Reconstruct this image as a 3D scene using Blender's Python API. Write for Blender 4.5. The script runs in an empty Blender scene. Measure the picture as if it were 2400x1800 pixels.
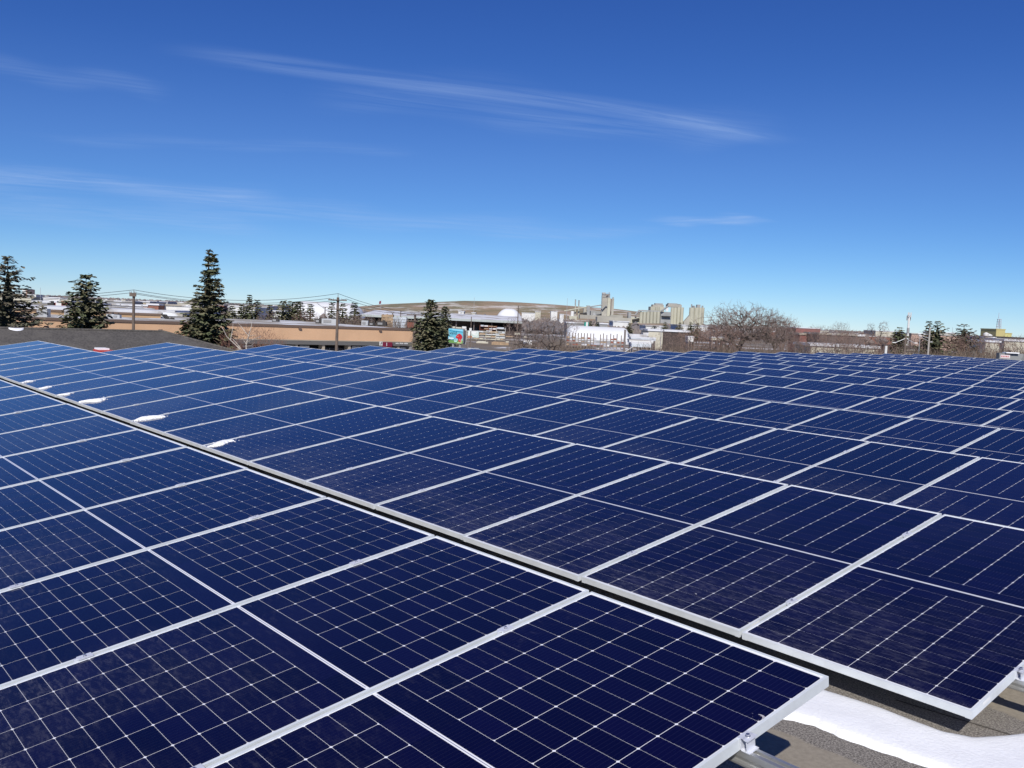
import bpy, math, random
import numpy as np
from mathutils import Vector, Matrix
S = bpy.context.scene
COL = S.collection
rnd = random.Random(7)
S.cycles.max_bounces = 6; S.cycles.diffuse_bounces = 2; S.cycles.glossy_bounces = 3

# ------------------------------------------------------------------ camera
CAM = np.array([1.4945, -3.89, 1.5507]); YAW, PIT, ROL, FPX = -.8585, .0750, .0442, 2144.9
def _rot():
    cy, sy, cp, sp = math.cos(YAW), math.sin(YAW), math.cos(PIT), math.sin(PIT)
    F = np.array([sy*cp, cy*cp, -sp]); r = np.array([cy, -sy, 0.]); u = np.cross(r, F)
    cr, sr = math.cos(ROL), math.sin(ROL)
    return cr*r+sr*u, -sr*r+cr*u, F
RT, UP, FW = _rot()
cam = bpy.data.cameras.new('camera'); co = bpy.data.objects.new('camera', cam); COL.objects.link(co)
cam.sensor_width = 36; cam.lens = FPX/2400*36; cam.clip_start = .05; cam.clip_end = 20000
M = Matrix.Identity(4)
for i in range(3):
    M[i][0], M[i][1], M[i][2], M[i][3] = RT[i], UP[i], -FW[i], CAM[i]
co.matrix_world = M
S.camera = co
S.render.resolution_x, S.render.resolution_y = 1024, 768

# ------------------------------------------------------------------ sun, sky, exposure
SUN = Vector((.79, -.88, 1.0)).normalized()
sl = bpy.data.lights.new('sun', 'SUN'); so = bpy.data.objects.new('sun', sl); COL.objects.link(so)
sl.energy = 3.6; sl.angle = math.radians(.53); sl.color = (1, .955, .88)
so.rotation_euler = (-SUN).to_track_quat('-Z', 'Y').to_euler()
S.view_settings.view_transform = 'Standard'; S.view_settings.look = 'None'
S.view_settings.exposure = .35; S.view_settings.gamma = 1; S.view_settings.use_curve_mapping = False

class X:                       # tiny expression builder for shader nodes
    nt = None
    def __init__(s, o): s.o = o
    @staticmethod
    def m(op, *a, clamp=False):
        n = X.nt.nodes.new('ShaderNodeMath'); n.operation = op; n.use_clamp = clamp
        for i, v in enumerate(a):
            if isinstance(v, X): X.nt.links.new(v.o, n.inputs[i])
            else: n.inputs[i].default_value = v
        return X(n.outputs[0])
    def __add__(s, b): return X.m('ADD', s, b)
    __radd__ = __add__
    def __sub__(s, b): return X.m('SUBTRACT', s, b)
    def __rsub__(s, b): return X.m('SUBTRACT', b, s)
    def __mul__(s, b): return X.m('MULTIPLY', s, b)
    __rmul__ = __mul__
    def __truediv__(s, b): return X.m('DIVIDE', s, b)
    def __rtruediv__(s, b): return X.m('DIVIDE', b, s)
def fl(a): return X.m('FLOOR', a)
def frac(a): return X.m('FRACT', a)
def xabs(a): return X.m('ABSOLUTE', a)
def sat(a): return X.m('ADD', a, 0.0, clamp=True)
def sstep(a, lo, hi):
    n = X.nt.nodes.new('ShaderNodeMapRange'); n.interpolation_type = 'SMOOTHSTEP'
    X.nt.links.new(a.o, n.inputs[0]); n.inputs[1].default_value = lo; n.inputs[2].default_value = hi
    return X(n.outputs[0])
def vec(x, y, z=0.):
    n = X.nt.nodes.new('ShaderNodeCombineXYZ')
    for i, v in enumerate((x, y, z)):
        if isinstance(v, X): X.nt.links.new(v.o, n.inputs[i])
        else: n.inputs[i].default_value = v
    return n.outputs[0]
def sep(sock):
    n = X.nt.nodes.new('ShaderNodeSeparateXYZ'); X.nt.links.new(sock, n.inputs[0])
    return [X(n.outputs[i]) for i in range(3)]
def noise(v, scale, detail=4, rough=.55, dist=0.):
    n = X.nt.nodes.new('ShaderNodeTexNoise'); X.nt.links.new(v, n.inputs['Vector'])
    n.inputs['Scale'].default_value = scale; n.inputs['Detail'].default_value = detail
    n.inputs['Roughness'].default_value = rough; n.inputs['Distortion'].default_value = dist
    return X(n.outputs['Fac'])
def mixc(f, a, b):
    n = X.nt.nodes.new('ShaderNodeMix'); n.data_type = 'RGBA'
    if isinstance(f, X): X.nt.links.new(f.o, n.inputs[0])
    else: n.inputs[0].default_value = f
    for i, v in ((6, a), (7, b)):
        if isinstance(v, tuple): n.inputs[i].default_value = (*v, 1) if len(v) == 3 else v
        else: X.nt.links.new(v, n.inputs[i])
    return n.outputs[2]

def ray(px, py): return FW + RT*(px-1200)/FPX + UP*(900-py)/FPX
def pt(px, py, D): return CAM + D*ray(px, py)
def onz(px, py, z):
    d = ray(px, py); return CAM + d*((z-CAM[2])/d[2])

W = bpy.data.worlds.new('World'); S.world = W; W.use_nodes = True
nt = W.node_tree; nt.nodes.clear(); X.nt = nt
sky = nt.nodes.new('ShaderNodeTexSky'); sky.sky_type = 'NISHITA'; sky.sun_disc = False
sky.sun_elevation = math.asin(SUN.z); sky.sun_rotation = math.atan2(SUN.x, SUN.y)
sky.altitude = 650; sky.air_density = .7; sky.dust_density = 0; sky.ozone_density = 6
# deepen the blue of the clear northern sky: a fixed tone curve per colour channel
sr = nt.nodes.new('ShaderNodeSeparateColor'); nt.links.new(sky.outputs[0], sr.inputs[0])
cc = nt.nodes.new('ShaderNodeCombineColor')
EXPO = 2**S.view_settings.exposure
for i, (gm, kk) in enumerate(((1.384, .866), (1.229, .863), (.893, .929))):
    v_ = X.m('POWER', X(sr.outputs[i])*.1, gm)*(kk*10/EXPO)
    nt.links.new(v_.o, cc.inputs[i])
tc = nt.nodes.new('ShaderNodeTexCoord')
dx, dy, dz = sep(tc.outputs['Generated'])
zc = X.m('MAXIMUM', dz, .02)
cu, cv = dx/zc, dy/zc            # where this direction pierces a flat cirrus layer
def cl(px, py):
    d = ray(px, py); return d[0]/d[2], d[1]/d[2]
cloud = None
# (start px, end px, half width as elevation-ish fraction, bow, strength, fibre seed)
for (a, b, hw, bow, st, seed) in (
        ((330, 118), (1890, 338), .045, -.030, .46, 1.3), ((700, 195), (1800, 335), .13, .0, .24, 4.1),
        ((-300, 120), (420, 215), .07, .0, .22, 7.7), ((-500, 395), (700, 470), .13, -.02, .62, 2.2),
        ((-300, 480), (640, 520), .24, 0., .36, 5.9), ((420, 480), (1500, 560), .16, 0., .36, 9.4),
        ((1520, 522), (1810, 512), .06, 0., .75, 3.3), ((60, 325), (1000, 352), .05, .0, .16, 8.1)):
    ax, ay = cl(*a); bx, by = cl(*b)
    L_ = math.hypot(bx-ax, by-ay); ux, uy = (bx-ax)/L_, (by-ay)/L_
    s = ((cu-ax)*ux + (cv-ay)*uy)/L_
    rr = .5*(math.hypot(ax, ay)+math.hypot(bx, by))
    t = ((cv-ay)*ux - (cu-ax)*uy)/rr
    t = t - s*(1-s)*4*bow
    fib = noise(vec(s*L_*.9+seed, t*34+seed*3), 1.0, 6 if st > .3 else 3, .66, .8)
    wob = X.m('SINE', s*(9+seed)+seed)*(hw*.22)
    m = sstep(1-xabs(t+wob)/hw, 0., 1.)*sstep(s, .0, .18)*sstep(1-s, .0, .14)*sstep(fib, .22, .78)*st
    cloud = m if cloud is None else cloud+m
# a very thin even veil in the lower sky
cloud = sat(cloud + sstep(dz, .06, .16)*(1-sstep(dz, .15, .27))*.055)
skc = mixc(cloud*.62, cc.outputs[0], (3.4, 4.6, 7.0))
bg = nt.nodes.new('ShaderNodeBackground'); bg.inputs['Strength'].default_value = .1
nt.links.new(skc, bg.inputs['Color'])
wo = nt.nodes.new('ShaderNodeOutputWorld'); nt.links.new(bg.outputs[0], wo.inputs[0])

# ------------------------------------------------------------------ helpers
def setp(o, label=None, cat=None, group=None, kind=None):
    if label: o['label'] = label
    if cat: o['category'] = cat
    if group: o['group'] = group
    if kind: o['kind'] = kind
    return o
def thing(name, loc, label, cat, group=None, rot=None):
    o = bpy.data.objects.new(name, None); COL.objects.link(o); o.empty_display_size = .2
    o.location = Vector(loc)
    if rot: o.rotation_euler = rot
    return setp(o, label, cat, group)
class MB:
    def __init__(s): s.v = []; s.f = []; s.mi = []; s.uv = []
    def add(s, vs, fs, mi=0, uvs=None):
        b = len(s.v); s.v += [tuple(map(float, v)) for v in vs]
        for k, f in enumerate(fs):
            s.f.append([b+i for i in f]); s.mi.append(mi)
            s.uv.append(uvs[k] if uvs else None)
        return s
    def quad(s, a, b, c, d, mi=0): return s.add([a, b, c, d], [(0, 1, 2, 3)], mi)
    def box(s, lo, hi, mi=0):
        x0, y0, z0 = lo; x1, y1, z1 = hi
        return s.add([(x0,y0,z0),(x1,y0,z0),(x1,y1,z0),(x0,y1,z0),(x0,y0,z1),(x1,y0,z1),(x1,y1,z1),(x0,y1,z1)],
                     [(0,3,2,1),(4,5,6,7),(0,1,5,4),(1,2,6,5),(2,3,7,6),(3,0,4,7)], mi)
    def obox(s, o, ex, ey, ez, mi=0):        # origin corner and three edge vectors
        o, ex, ey, ez = map(np.array, (o, ex, ey, ez))
        v = [o, o+ex, o+ex+ey, o+ey]; v += [p+ez for p in v]
        return s.add(v, [(0,3,2,1),(4,5,6,7),(0,1,5,4),(1,2,6,5),(2,3,7,6),(3,0,4,7)], mi)
    def tube(s, p, q, r0, r1, n=6, mi=0, caps=False):
        p = np.array(p, float); q = np.array(q, float); d = q-p; l = np.linalg.norm(d)
        if l < 1e-9: return s
        d /= l; a = np.cross(d, (0, 0, 1.) if abs(d[2]) < .9 else (1., 0, 0)); a /= np.linalg.norm(a); b = np.cross(d, a)
        vs = []
        for (c, r) in ((p, r0), (q, r1)):
            for k in range(n):
                t = 2*math.pi*k/n; vs.append(c+r*(math.cos(t)*a+math.sin(t)*b))
        fs = [(k, (k+1) % n, n+(k+1) % n, n+k) for k in range(n)]
        if caps: fs += [tuple(range(n))[::-1], tuple(range(n, 2*n))]
        return s.add(vs, fs, mi)
    def prism(s, poly, off, mi=0):           # polygon (3d points) swept by a vector
        n = len(poly); off = np.array(off); vs = [np.array(p) for p in poly]; vs += [p+off for p in vs]
        return s.add(vs, [tuple(range(n))[::-1], tuple(range(n, 2*n))]+[(k, (k+1) % n, n+(k+1) % n, n+k) for k in range(n)], mi)
    def mesh(s, name, mats, smooth=False):
        me = bpy.data.meshes.new(name); me.from_pydata(s.v, [], s.f)
        for m in (mats if isinstance(mats, (list, tuple)) else [mats]): me.materials.append(m)
        me.polygons.foreach_set('material_index', s.mi)
        if smooth: me.polygons.foreach_set('use_smooth', [True]*len(s.f))
        if any(u for u in s.uv):
            ul = me.uv_layers.new(name='uv'); k = 0
            for f, u in zip(s.f, s.uv):
                for j in range(len(f)):
                    ul.data[k].uv = u[j] if u else (0, 0); k += 1
        me.update(); return me
    def build(s, name, mats, parent=None, smooth=False, world=True):
        if parent is not None and world:     # vertices were given in world space
            o = np.array(parent.location)
            p = parent
            while p.parent: p = p.parent; o = o+np.array(p.location)
            s.v = [(v[0]-o[0], v[1]-o[1], v[2]-o[2]) for v in s.v]
        ob = bpy.data.objects.new(name, s.mesh(name, mats, smooth)); COL.objects.link(ob)
        if parent is not None: ob.parent = parent
        return ob
def link(name, me, parent=None, loc=(0, 0, 0)):
    o = bpy.data.objects.new(name, me); COL.objects.link(o); o.location = loc
    if parent is not None: o.parent = parent
    return o

def mat(name, c, rough=.7, metal=0., var=.0, scale=3., c2=None, bump=0., bscale=40., coat=0., thr=(.35, .65), detail=5, pos=True):
    m = bpy.data.materials.new(name); m.use_nodes = True; X.nt = m.node_tree
    b = m.node_tree.nodes['Principled BSDF']; b.inputs['Roughness'].default_value = rough
    b.inputs['Metallic'].default_value = metal; b.inputs['Coat Weight'].default_value = coat
    b.inputs['Base Color'].default_value = (*c, 1)
    g = m.node_tree.nodes.new('ShaderNodeNewGeometry')
    if var or c2:
        n = noise(g.outputs['Position'], scale, detail)
        c2 = c2 or tuple(max(0, x*(1-var)) for x in c)
        m.node_tree.links.new(mixc(sstep(n, *thr), c, c2), b.inputs['Base Color'])
    if bump:
        n = noise(g.outputs['Position'], bscale, 3)
        bn = m.node_tree.nodes.new('ShaderNodeBump'); bn.inputs['Strength'].default_value = 1; bn.inputs['Distance'].default_value = bump
        m.node_tree.links.new(n.o, bn.inputs['Height']); m.node_tree.links.new(bn.outputs[0], b.inputs['Normal'])
    return m

# ------------------------------------------------------------------ array dimensions
TH, PITCH, WP, SK = .1629, 3.2531, 1.1548, .0707
PL, PW = 2.2496, 1.134
NCOL, NROW = 21, 16                       # rows -1 .. 14
ROOFZ, GZ = -.15, -6.0
cT, sT = math.cos(TH), math.sin(TH)

# ------------------------------------------------------------------ materials
def mat_panel(kind):
    m = bpy.data.materials.new('solar_'+kind); m.use_nodes = True; X.nt = m.node_tree; L = m.node_tree.links
    b = m.node_tree.nodes['Principled BSDF']
    g = m.node_tree.nodes.new('ShaderNodeNewGeometry'); P = g.outputs['Position']
    x, y, z = sep(P)
    oi = m.node_tree.nodes.new('ShaderNodeObjectInfo')
    rn = X(oi.outputs['Random'])
    if kind == 'cell':
        base = mixc(rn, (.0010, .0004, .017), (.0020, .0009, .027))
        uv = m.node_tree.nodes.new('ShaderNodeUVMap'); uv.uv_map = 'uv'
        u, v, _ = sep(uv.outputs[0])
        # ten thin wires along the cell, each ending in a small tinned pad
        t = xabs(frac(u*10)-.5)
        wire = (1-sstep(t, .010, .030))
        pad = (1-sstep(t, .04, .07))*sstep(xabs(v-.5), .455, .470)*(1-sstep(xabs(v-.5), .485, .492))
        base = mixc(sat(wire*.04+pad*.24), base, (.42, .42, .50))
    else:
        base = mixc(rn, (.86, .87, .90), (.82, .83, .87))
    # dust: fine film everywhere, thicker smears towards the low edge and random splashes
    yl = frac((y+PITCH*40)/PITCH)*PITCH/(PL*cT)          # 0 at low edge .. 1 at high edge
    xl = frac((x-SK*fl(y/PITCH)+WP*60)/WP)
    n1 = noise(P, 1.3, 3); n2 = noise(vec(x*16, y*44, z*16), 1.0, 8, .74, .35); n3 = noise(P, 140., 2, .7)
    low = (1-sstep(yl, .0, .62))
    edge = (1-sstep(yl, .004, .030))*.5
    lw = m.node_tree.nodes.new('ShaderNodeLayerWeight'); lw.inputs['Blend'].default_value = .5
    cosv = X.m('MAXIMUM', 1-X(lw.outputs['Facing']), .12)
    thick = X.m('MINIMUM', X.m('POWER', 1.0/cosv, 2.0), 9.0)              # a thin film of dust hides more where one looks along it
    n4 = noise(vec(x*3.1, y*3.1, z), 1.0, 5, .7, .8)
    film = .0002 + sstep(n1, .48, .72)*.0007 + rn*.0003 + low*sstep(n1, .36, .62)*(sstep(n2, .44, .74)*.026+.0022) \
        + (1-sstep(xl, .0, .45))*sstep(n2, .48, .76)*.013*sstep(n4, .4, .6)
    splash = sstep(n3, .67, .76)*.030*sstep(n4, .45, .6) + edge*sstep(n3, .45, .65)*.5
    film = sat(film*thick+splash)
    L.new(mixc(film, base, (.38, .37, .41)), b.inputs['Base Color'])
    b.inputs['Roughness'].default_value = .5; b.inputs['Specular IOR Level'].default_value = .04
    b.inputs['Coat Weight'].default_value = 1.; b.inputs['Coat IOR'].default_value = 1.40
    L.new((.045+sat(film*1.6)*.5).o, b.inputs['Coat Roughness'])
    return m
M_CELL, M_SHEET = mat_panel('cell'), mat_panel('backsheet')
M_RIBBON = mat('tinned_ribbon', (.25, .26, .32), .45, 0, coat=1)
M_FRAME = mat('anodised_frame', (.74, .78, .80), .42, .10, .12, 6., bump=.00006, bscale=300)
M_RAIL = mat('rail_aluminium', (.62, .62, .60), .30, .75, .18, 3.)
M_CLAMP = mat('clamp_aluminium', (.78, .80, .86), .35, .3, .1, 30.)
M_BOLT = mat('bolt_steel', (.62, .62, .64), .25, .9)
M_STICK = mat('white_sticker', (.78, .78, .78), .5)
M_RUBBER = mat('black_rubber', (.02, .02, .022), .6)
M_SNOW = mat('snow', (.90, .91, .93), .6, 0, .05, 9., bump=.003, bscale=70)
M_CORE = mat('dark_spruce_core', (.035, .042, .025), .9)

def mat_roof():
    m = bpy.data.materials.new('mineral_roof'); m.use_nodes = True; X.nt = m.node_tree; L = m.node_tree.links
    b = m.node_tree.nodes['Principled BSDF']; b.inputs['Roughness'].default_value = .9
    g = m.node_tree.nodes.new('ShaderNodeNewGeometry'); P = g.outputs['Position']; x, y, z = sep(P)
    gr = noise(P, 120., 3, .85); gr2 = noise(P, 45., 3, .7); big = noise(P, 1.7, 4, .6, .5)
    base = mixc(sstep(gr, .40, .60), (.075, .068, .058), (.34, .31, .275))
    base = mixc(sstep(gr2, .5, .7)*.5, base, (.10, .085, .07))
    silt = mixc(sstep(gr2, .3, .7), (.30, .265, .21), (.24, .21, .165))
    # dried puddle silt: two long patches that follow the drains between the rows
    def patch(cx, cy, rx, ry, r, amp=.35):
        c, s = math.cos(r), math.sin(r)
        u = ((x-cx)*c+(y-cy)*s)/rx; v = ((y-cy)*c-(x-cx)*s)/ry
        return 1-sstep(u*u+v*v+(big-.5)*amp*4, .80, 1.04)
    p1 = onz(1960, 1830, ROOFZ); p2 = onz(2420, 1655, ROOFZ)
    k = X.m('MAXIMUM', patch(p1[0], p1[1], .62, .20, -.1), patch(p2[0]+.1, p2[1], .75, .21, -.06))
    base = mixc(k*.95, base, silt)
    L.new(base, b.inputs['Base Color'])
    bn = m.node_tree.nodes.new('ShaderNodeBump'); bn.inputs['Strength'].default_value = .8; bn.inputs['Distance'].default_value = .003
    L.new((gr*(1-k*.85)).o, bn.inputs['Height']); L.new(bn.outputs[0], b.inputs['Normal'])
    return m
M_ROOF = mat_roof()
M_LAP = mat('roof_lap_edge', (.09, .08, .07), .9, 0, .4, 60)

def mat_ground():
    m = bpy.data.materials.new('ground'); m.use_nodes = True; X.nt = m.node_tree; L = m.node_tree.links
    b = m.node_tree.nodes['Principled BSDF']; b.inputs['Roughness'].default_value = .95
    g = m.node_tree.nodes.new('ShaderNodeNewGeometry'); P = g.outputs['Position']; x, y, z = sep(P)
    n1 = noise(P, .035, 8, .7); n2 = noise(P, .5, 4, .6); n3 = noise(P, .008, 5, .6)
    c = mixc(sstep(n2, .3, .7), (.21, .155, .095), (.13, .10, .065))
    c = mixc(sstep(n3, .4, .62), c, (.16, .145, .13))
    dist = X.m('SQRT', (x-1.5)*(x-1.5)+(y+3.9)*(y+3.9))
    far = sstep(dist, 230, 700)
    c = mixc(sstep(n1-far*.02, .52, .60), c, (.66, .66, .68))
    L.new(c, b.inputs['Base Color'])
    return m
def mat_hill():
    m = bpy.data.materials.new('hill_grass'); m.use_nodes = True; X.nt = m.node_tree; L = m.node_tree.links
    b = m.node_tree.nodes['Principled BSDF']; b.inputs['Roughness'].default_value = .95
    g = m.node_tree.nodes.new('ShaderNodeNewGeometry'); P = g.outputs['Position']; x, y, z = sep(P)
    n1 = noise(vec(x*.012, y*.012, z*.10), 1.0, 8, .72); n2 = noise(P, .012, 6, .65); n3 = noise(vec(x*.02+7, y*.02, z*.12), 1., 5)
    c = mixc(sstep(n2, .38, .62), (.31, .225, .14), (.185, .165, .09))
    c = mixc(sstep(n3, .5, .7), c, (.38, .26, .20))
    n5 = noise(vec(x*.03, y*.03, z*.5), 1., 4, .7); c = mixc(sstep(n5, .45, .7)*.5, c, (.16, .14, .09))
    L.new(mixc(sstep(n1, .50, .62)*.65, c, (.70, .67, .63)), b.inputs['Base Color'])
    return m
M_GROUND, M_HILL = mat_ground(), mat_hill()

# ------------------------------------------------------------------ ground and hill
g = MB(); nseg = 48
for (r0, r1) in ((0, 60), (60, 400), (400, 1500), (1500, 9000)):
    for k in range(nseg):
        a, b_ = 2*math.pi*k/nseg, 2*math.pi*(k+1)/nseg
        P_ = lambda r, t: (CAM[0]+r*math.cos(t), CAM[1]+r*math.sin(t), GZ)
        if r0 == 0: g.add([P_(0, 0), P_(r1, a), P_(r1, b_)], [(0, 1, 2)])
        else: g.add([P_(r0, a), P_(r1, a), P_(r1, b_), P_(r0, b_)], [(0, 1, 2, 3)])
setp(g.build('ground', M_GROUND), kind='structure')

prof = [(740, 729), (790, 723), (850, 717.5), (900, 713), (960, 710.5), (1050, 706.5), (1085, 705), (1150, 706), (1220, 709), (1300, 714),
        (1350, 718), (1440, 724), (1500, 731), (1540, 738), (1580, 748), (1600, 762), (1640, 775)]
h = MB(); NX, NY = 150, 26; D0, D1 = 1420., 2100.
vs = []
pr = random.Random(3); lump = [pr.uniform(-1, 1) for _ in range(64)]
def lmp(t): i = int(t) % 63; f = t-int(t); f = f*f*(3-2*f); return lump[i]*(1-f)+lump[i+1]*f
for j in range(NY):
    v = j/(NY-1)
    for i in range(NX):
        px = 700+(1680-700)*i/(NX-1)
        yt = np.interp(px, [p[0] for p in prof], [p[1] for p in prof])
        top = pt(px, yt, 1760)
        D = D0+(D1-D0)*v
        p = pt(px, 740, D)
        k = math.sin(min(1, v*2.0)*math.pi/2)**1.15 if v < .5 else math.cos((v-.5)*math.pi)**.8
        hh = max(0, top[2]-GZ)
        z = GZ-.5 + (hh+.5)*k + (lmp(i*.31+j*1.7)+.6*lmp(i*.83+j*.9))*1.1*k*(1-k)*3
        vs.append((p[0], p[1], z))
h.add(vs, [(j*NX+i, j*NX+i+1, (j+1)*NX+i+1, (j+1)*NX+i) for j in range(NY-1) for i in range(NX-1)])
setp(h.build('hill', M_HILL, smooth=True), kind='structure')

# ------------------------------------------------------------------ the building we stand on
bx0, bx1, by0, by1 = -25.6, 9.0, -9.0, 52.5
own = thing('flat_roof_building', (0, 0, ROOFZ), 'low building whose grey mineral-surfaced flat roof carries the solar array in the foreground', 'building')
MB().box((bx0, by0, ROOFZ-.25), (bx1, by1, ROOFZ)).build('roof', M_ROOF, own)
M_STUCCO = mat('own_wall', (.34, .30, .25), .9, 0, .15, 1.)
MB().box((bx0+.1, by0+.1, GZ), (bx1-.1, by1-.1, ROOFZ-.252)).build('wall', M_STUCCO, own)
q0 = onz(2262, 1690, ROOFZ); q1 = onz(2420, 1738, ROOFZ); d_ = (q1-q0); d_ /= np.linalg.norm(d_); nn = np.array([-d_[1], d_[0], 0])
lp = MB(); a = q0-d_*.3; lp.obox(a+(0, 0, .0005), d_*1.9, -nn*.006, (0, 0, .003)); lp.build('seam_lap', M_LAP, own)

# snow drift lying on the roof between the first two rows
def c1(x, y): return onz(1600+.3617*x, 1300+.3617*y, ROOFZ)[:2]
upper = [(300, 700), (600, 790), (940, 895), (1150, 960), (1300, 1010), (1500, 1090), (1700, 1165), (1900, 1200), (2100, 1182), (2230, 1158), (2500, 1150), (2900, 1230)]
lower = [(0, 930), (400, 1010), (690, 1072), (850, 1110), (1000, 1180), (1200, 1250), (1400, 1320), (1600, 1388), (1850, 1480), (2200, 1600), (2700, 1700), (3100, 1760)]
sd = MB(); NS, NT_ = 120, 16; vs = []
def poly(pl, t):
    t *= len(pl)-1; i = min(int(t), len(pl)-2); f = t-i
    return np.array(pl[i])*(1-f)+np.array(pl[i+1])*f
U = [np.array(c1(*p)) for p in upper]; Lw = [np.array(c1(*p)) for p in lower]
for i in range(NS):
    s_ = i/(NS-1); a, b_ = poly(U, s_), poly(Lw, s_)
    e = max(0, min(1, min(s_, 1-s_)*30))
    for j in range(NT_):
        t = j/(NT_-1)
        wob = .008*lmp(i*.25+5)*(1 if j in (NT_-1, NT_-2) else 0)+.003*lmp(i*.9)*(1 if j in (0, NT_-1) else 0)
        p = a*(1-t)+b_*t + (b_-a)/max(1e-6, np.linalg.norm(b_-a))*wob
        hgt = .024*(max(0, 1-abs(2*t-1)**4))**.5*e*(1+.10*lmp(i*.06+t*1.5))
        vs.append((p[0], p[1], ROOFZ-.002+hgt+(.006 if 0 < j < NT_-1 else 0)*e))
sd.add(vs, [(i*NT_+j, (i+1)*NT_+j, (i+1)*NT_+j+1, i*NT_+j+1) for i in range(NS-1) for j in range(NT_-1)])
setp(sd.build('snow_drift', M_SNOW, smooth=True), 'long curving drift of white snow lying on the flat roof at lower right', 'snow')

# ------------------------------------------------------------------ solar panels
CW = .182; LIP = .011; ZG = -.0018
NH = 12; MIDG = .014
CP = (PW-2*LIP-.006)/6                         # column pitch
RP = (PL-2*LIP-.022-MIDG)/24                   # row pitch
def octo(w, h_, ch, z0, z1, cx=0, cy=0, mb=None):
    a, b_ = w/2, h_/2
    P_ = [(-a+ch, -b_), (a-ch, -b_), (a, -b_+ch), (a, b_-ch), (a-ch, b_), (-a+ch, b_), (-a, b_-ch), (-a, -b_+ch)]
    vs = [(x+cx, y+cy, z1) for x, y in P_]+[(x+cx, y+cy, z0) for x, y in P_]
    uvt = [((x+a)/w, (y+b_)/h_) for x, y in P_]
    fs = [tuple(range(8))]+[(k, 8+k, 8+(k+1) % 8, (k+1) % 8) for k in range(8)]
    uvs = [uvt]+[[uvt[k], uvt[k], uvt[(k+1) % 8], uvt[(k+1) % 8]] for k in range(8)]
    mb.add(vs, fs, 0, uvs)
def cellpos():
    for c in range(6):
        x = (c-2.5)*CP
        for r in range(24):
            y = LIP+.011+(r+.5)*RP+(MIDG if r >= 12 else 0)
            yield c, r, x, y
c_n = MB(); octo(CP-.0027, RP-.0014, .0055, ZG-.0012, ZG-.0004, 0, 0, c_n); ME_CELL = c_n.mesh('cell', M_CELL)
c_w = MB(); octo(CP-.0002, RP-.0020, .0005, ZG-.0012, ZG-.0004, 0, 0, c_w); ME_CELLW = c_w.mesh('cell_wide', M_CELL)
allc = MB()
for c, r, x, y in cellpos():
    w_ = r in (11, 12)
    octo(CP-(.0002 if w_ else .0027), RP-.0014, .0005 if w_ else .0055, ZG-.0012, ZG-.0004, x, y, allc)
ME_CELLS = allc.mesh('cells', M_CELL)
ME_SHEET = MB().box((-PW/2+.009, .009, -.006), (PW/2-.009, PL-.009, ZG-.0010)).mesh('backsheet', M_SHEET)
ME_RIB = MB().box((-PW/2+.03, PL/2-.0016, ZG-.0011), (PW/2-.03, PL/2+.0016, ZG-.0006)).mesh('ribbon', M_RIBBON)
fr = MB()
for sx in (-1, 1):       # long sides: web + top lip + bottom flange
    x0, x1 = sorted((sx*PW/2, sx*(PW/2-LIP)))
    fr.box((x0, 0, -.0065), (x1, PL, 0)); xa, xb = sorted((sx*PW/2, sx*(PW/2-.0022)))
    fr.box((xa, 0, -.035), (xb, PL, -.0066)); xa, xb = sorted((sx*PW/2, sx*(PW/2-.028)))
    fr.box((xa, 0, -.037), (xb, PL, -.0351))
for yy, d in ((0, 1), (PL, -1)):
    y0, y1 = sorted((yy, yy+d*LIP)); fr.box((-PW/2+LIP+.0002, y0, -.0065), (PW/2-LIP-.0002, y1, -.0001))
    y0, y1 = sorted((yy+d*.0001, yy+d*.0023)); fr.box((-PW/2+.0023, y0, -.0349), (PW/2-.0023, y1, -.0067))
ME_FRAME = fr.mesh('frame', M_FRAME)
# a raised stop lip catches light along the glass edge
ME_STICK = MB().box((PW/2+.0002, .11, -.019), (PW/2+.0009, .175, -.007)).mesh('sticker', M_STICK)

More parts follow.
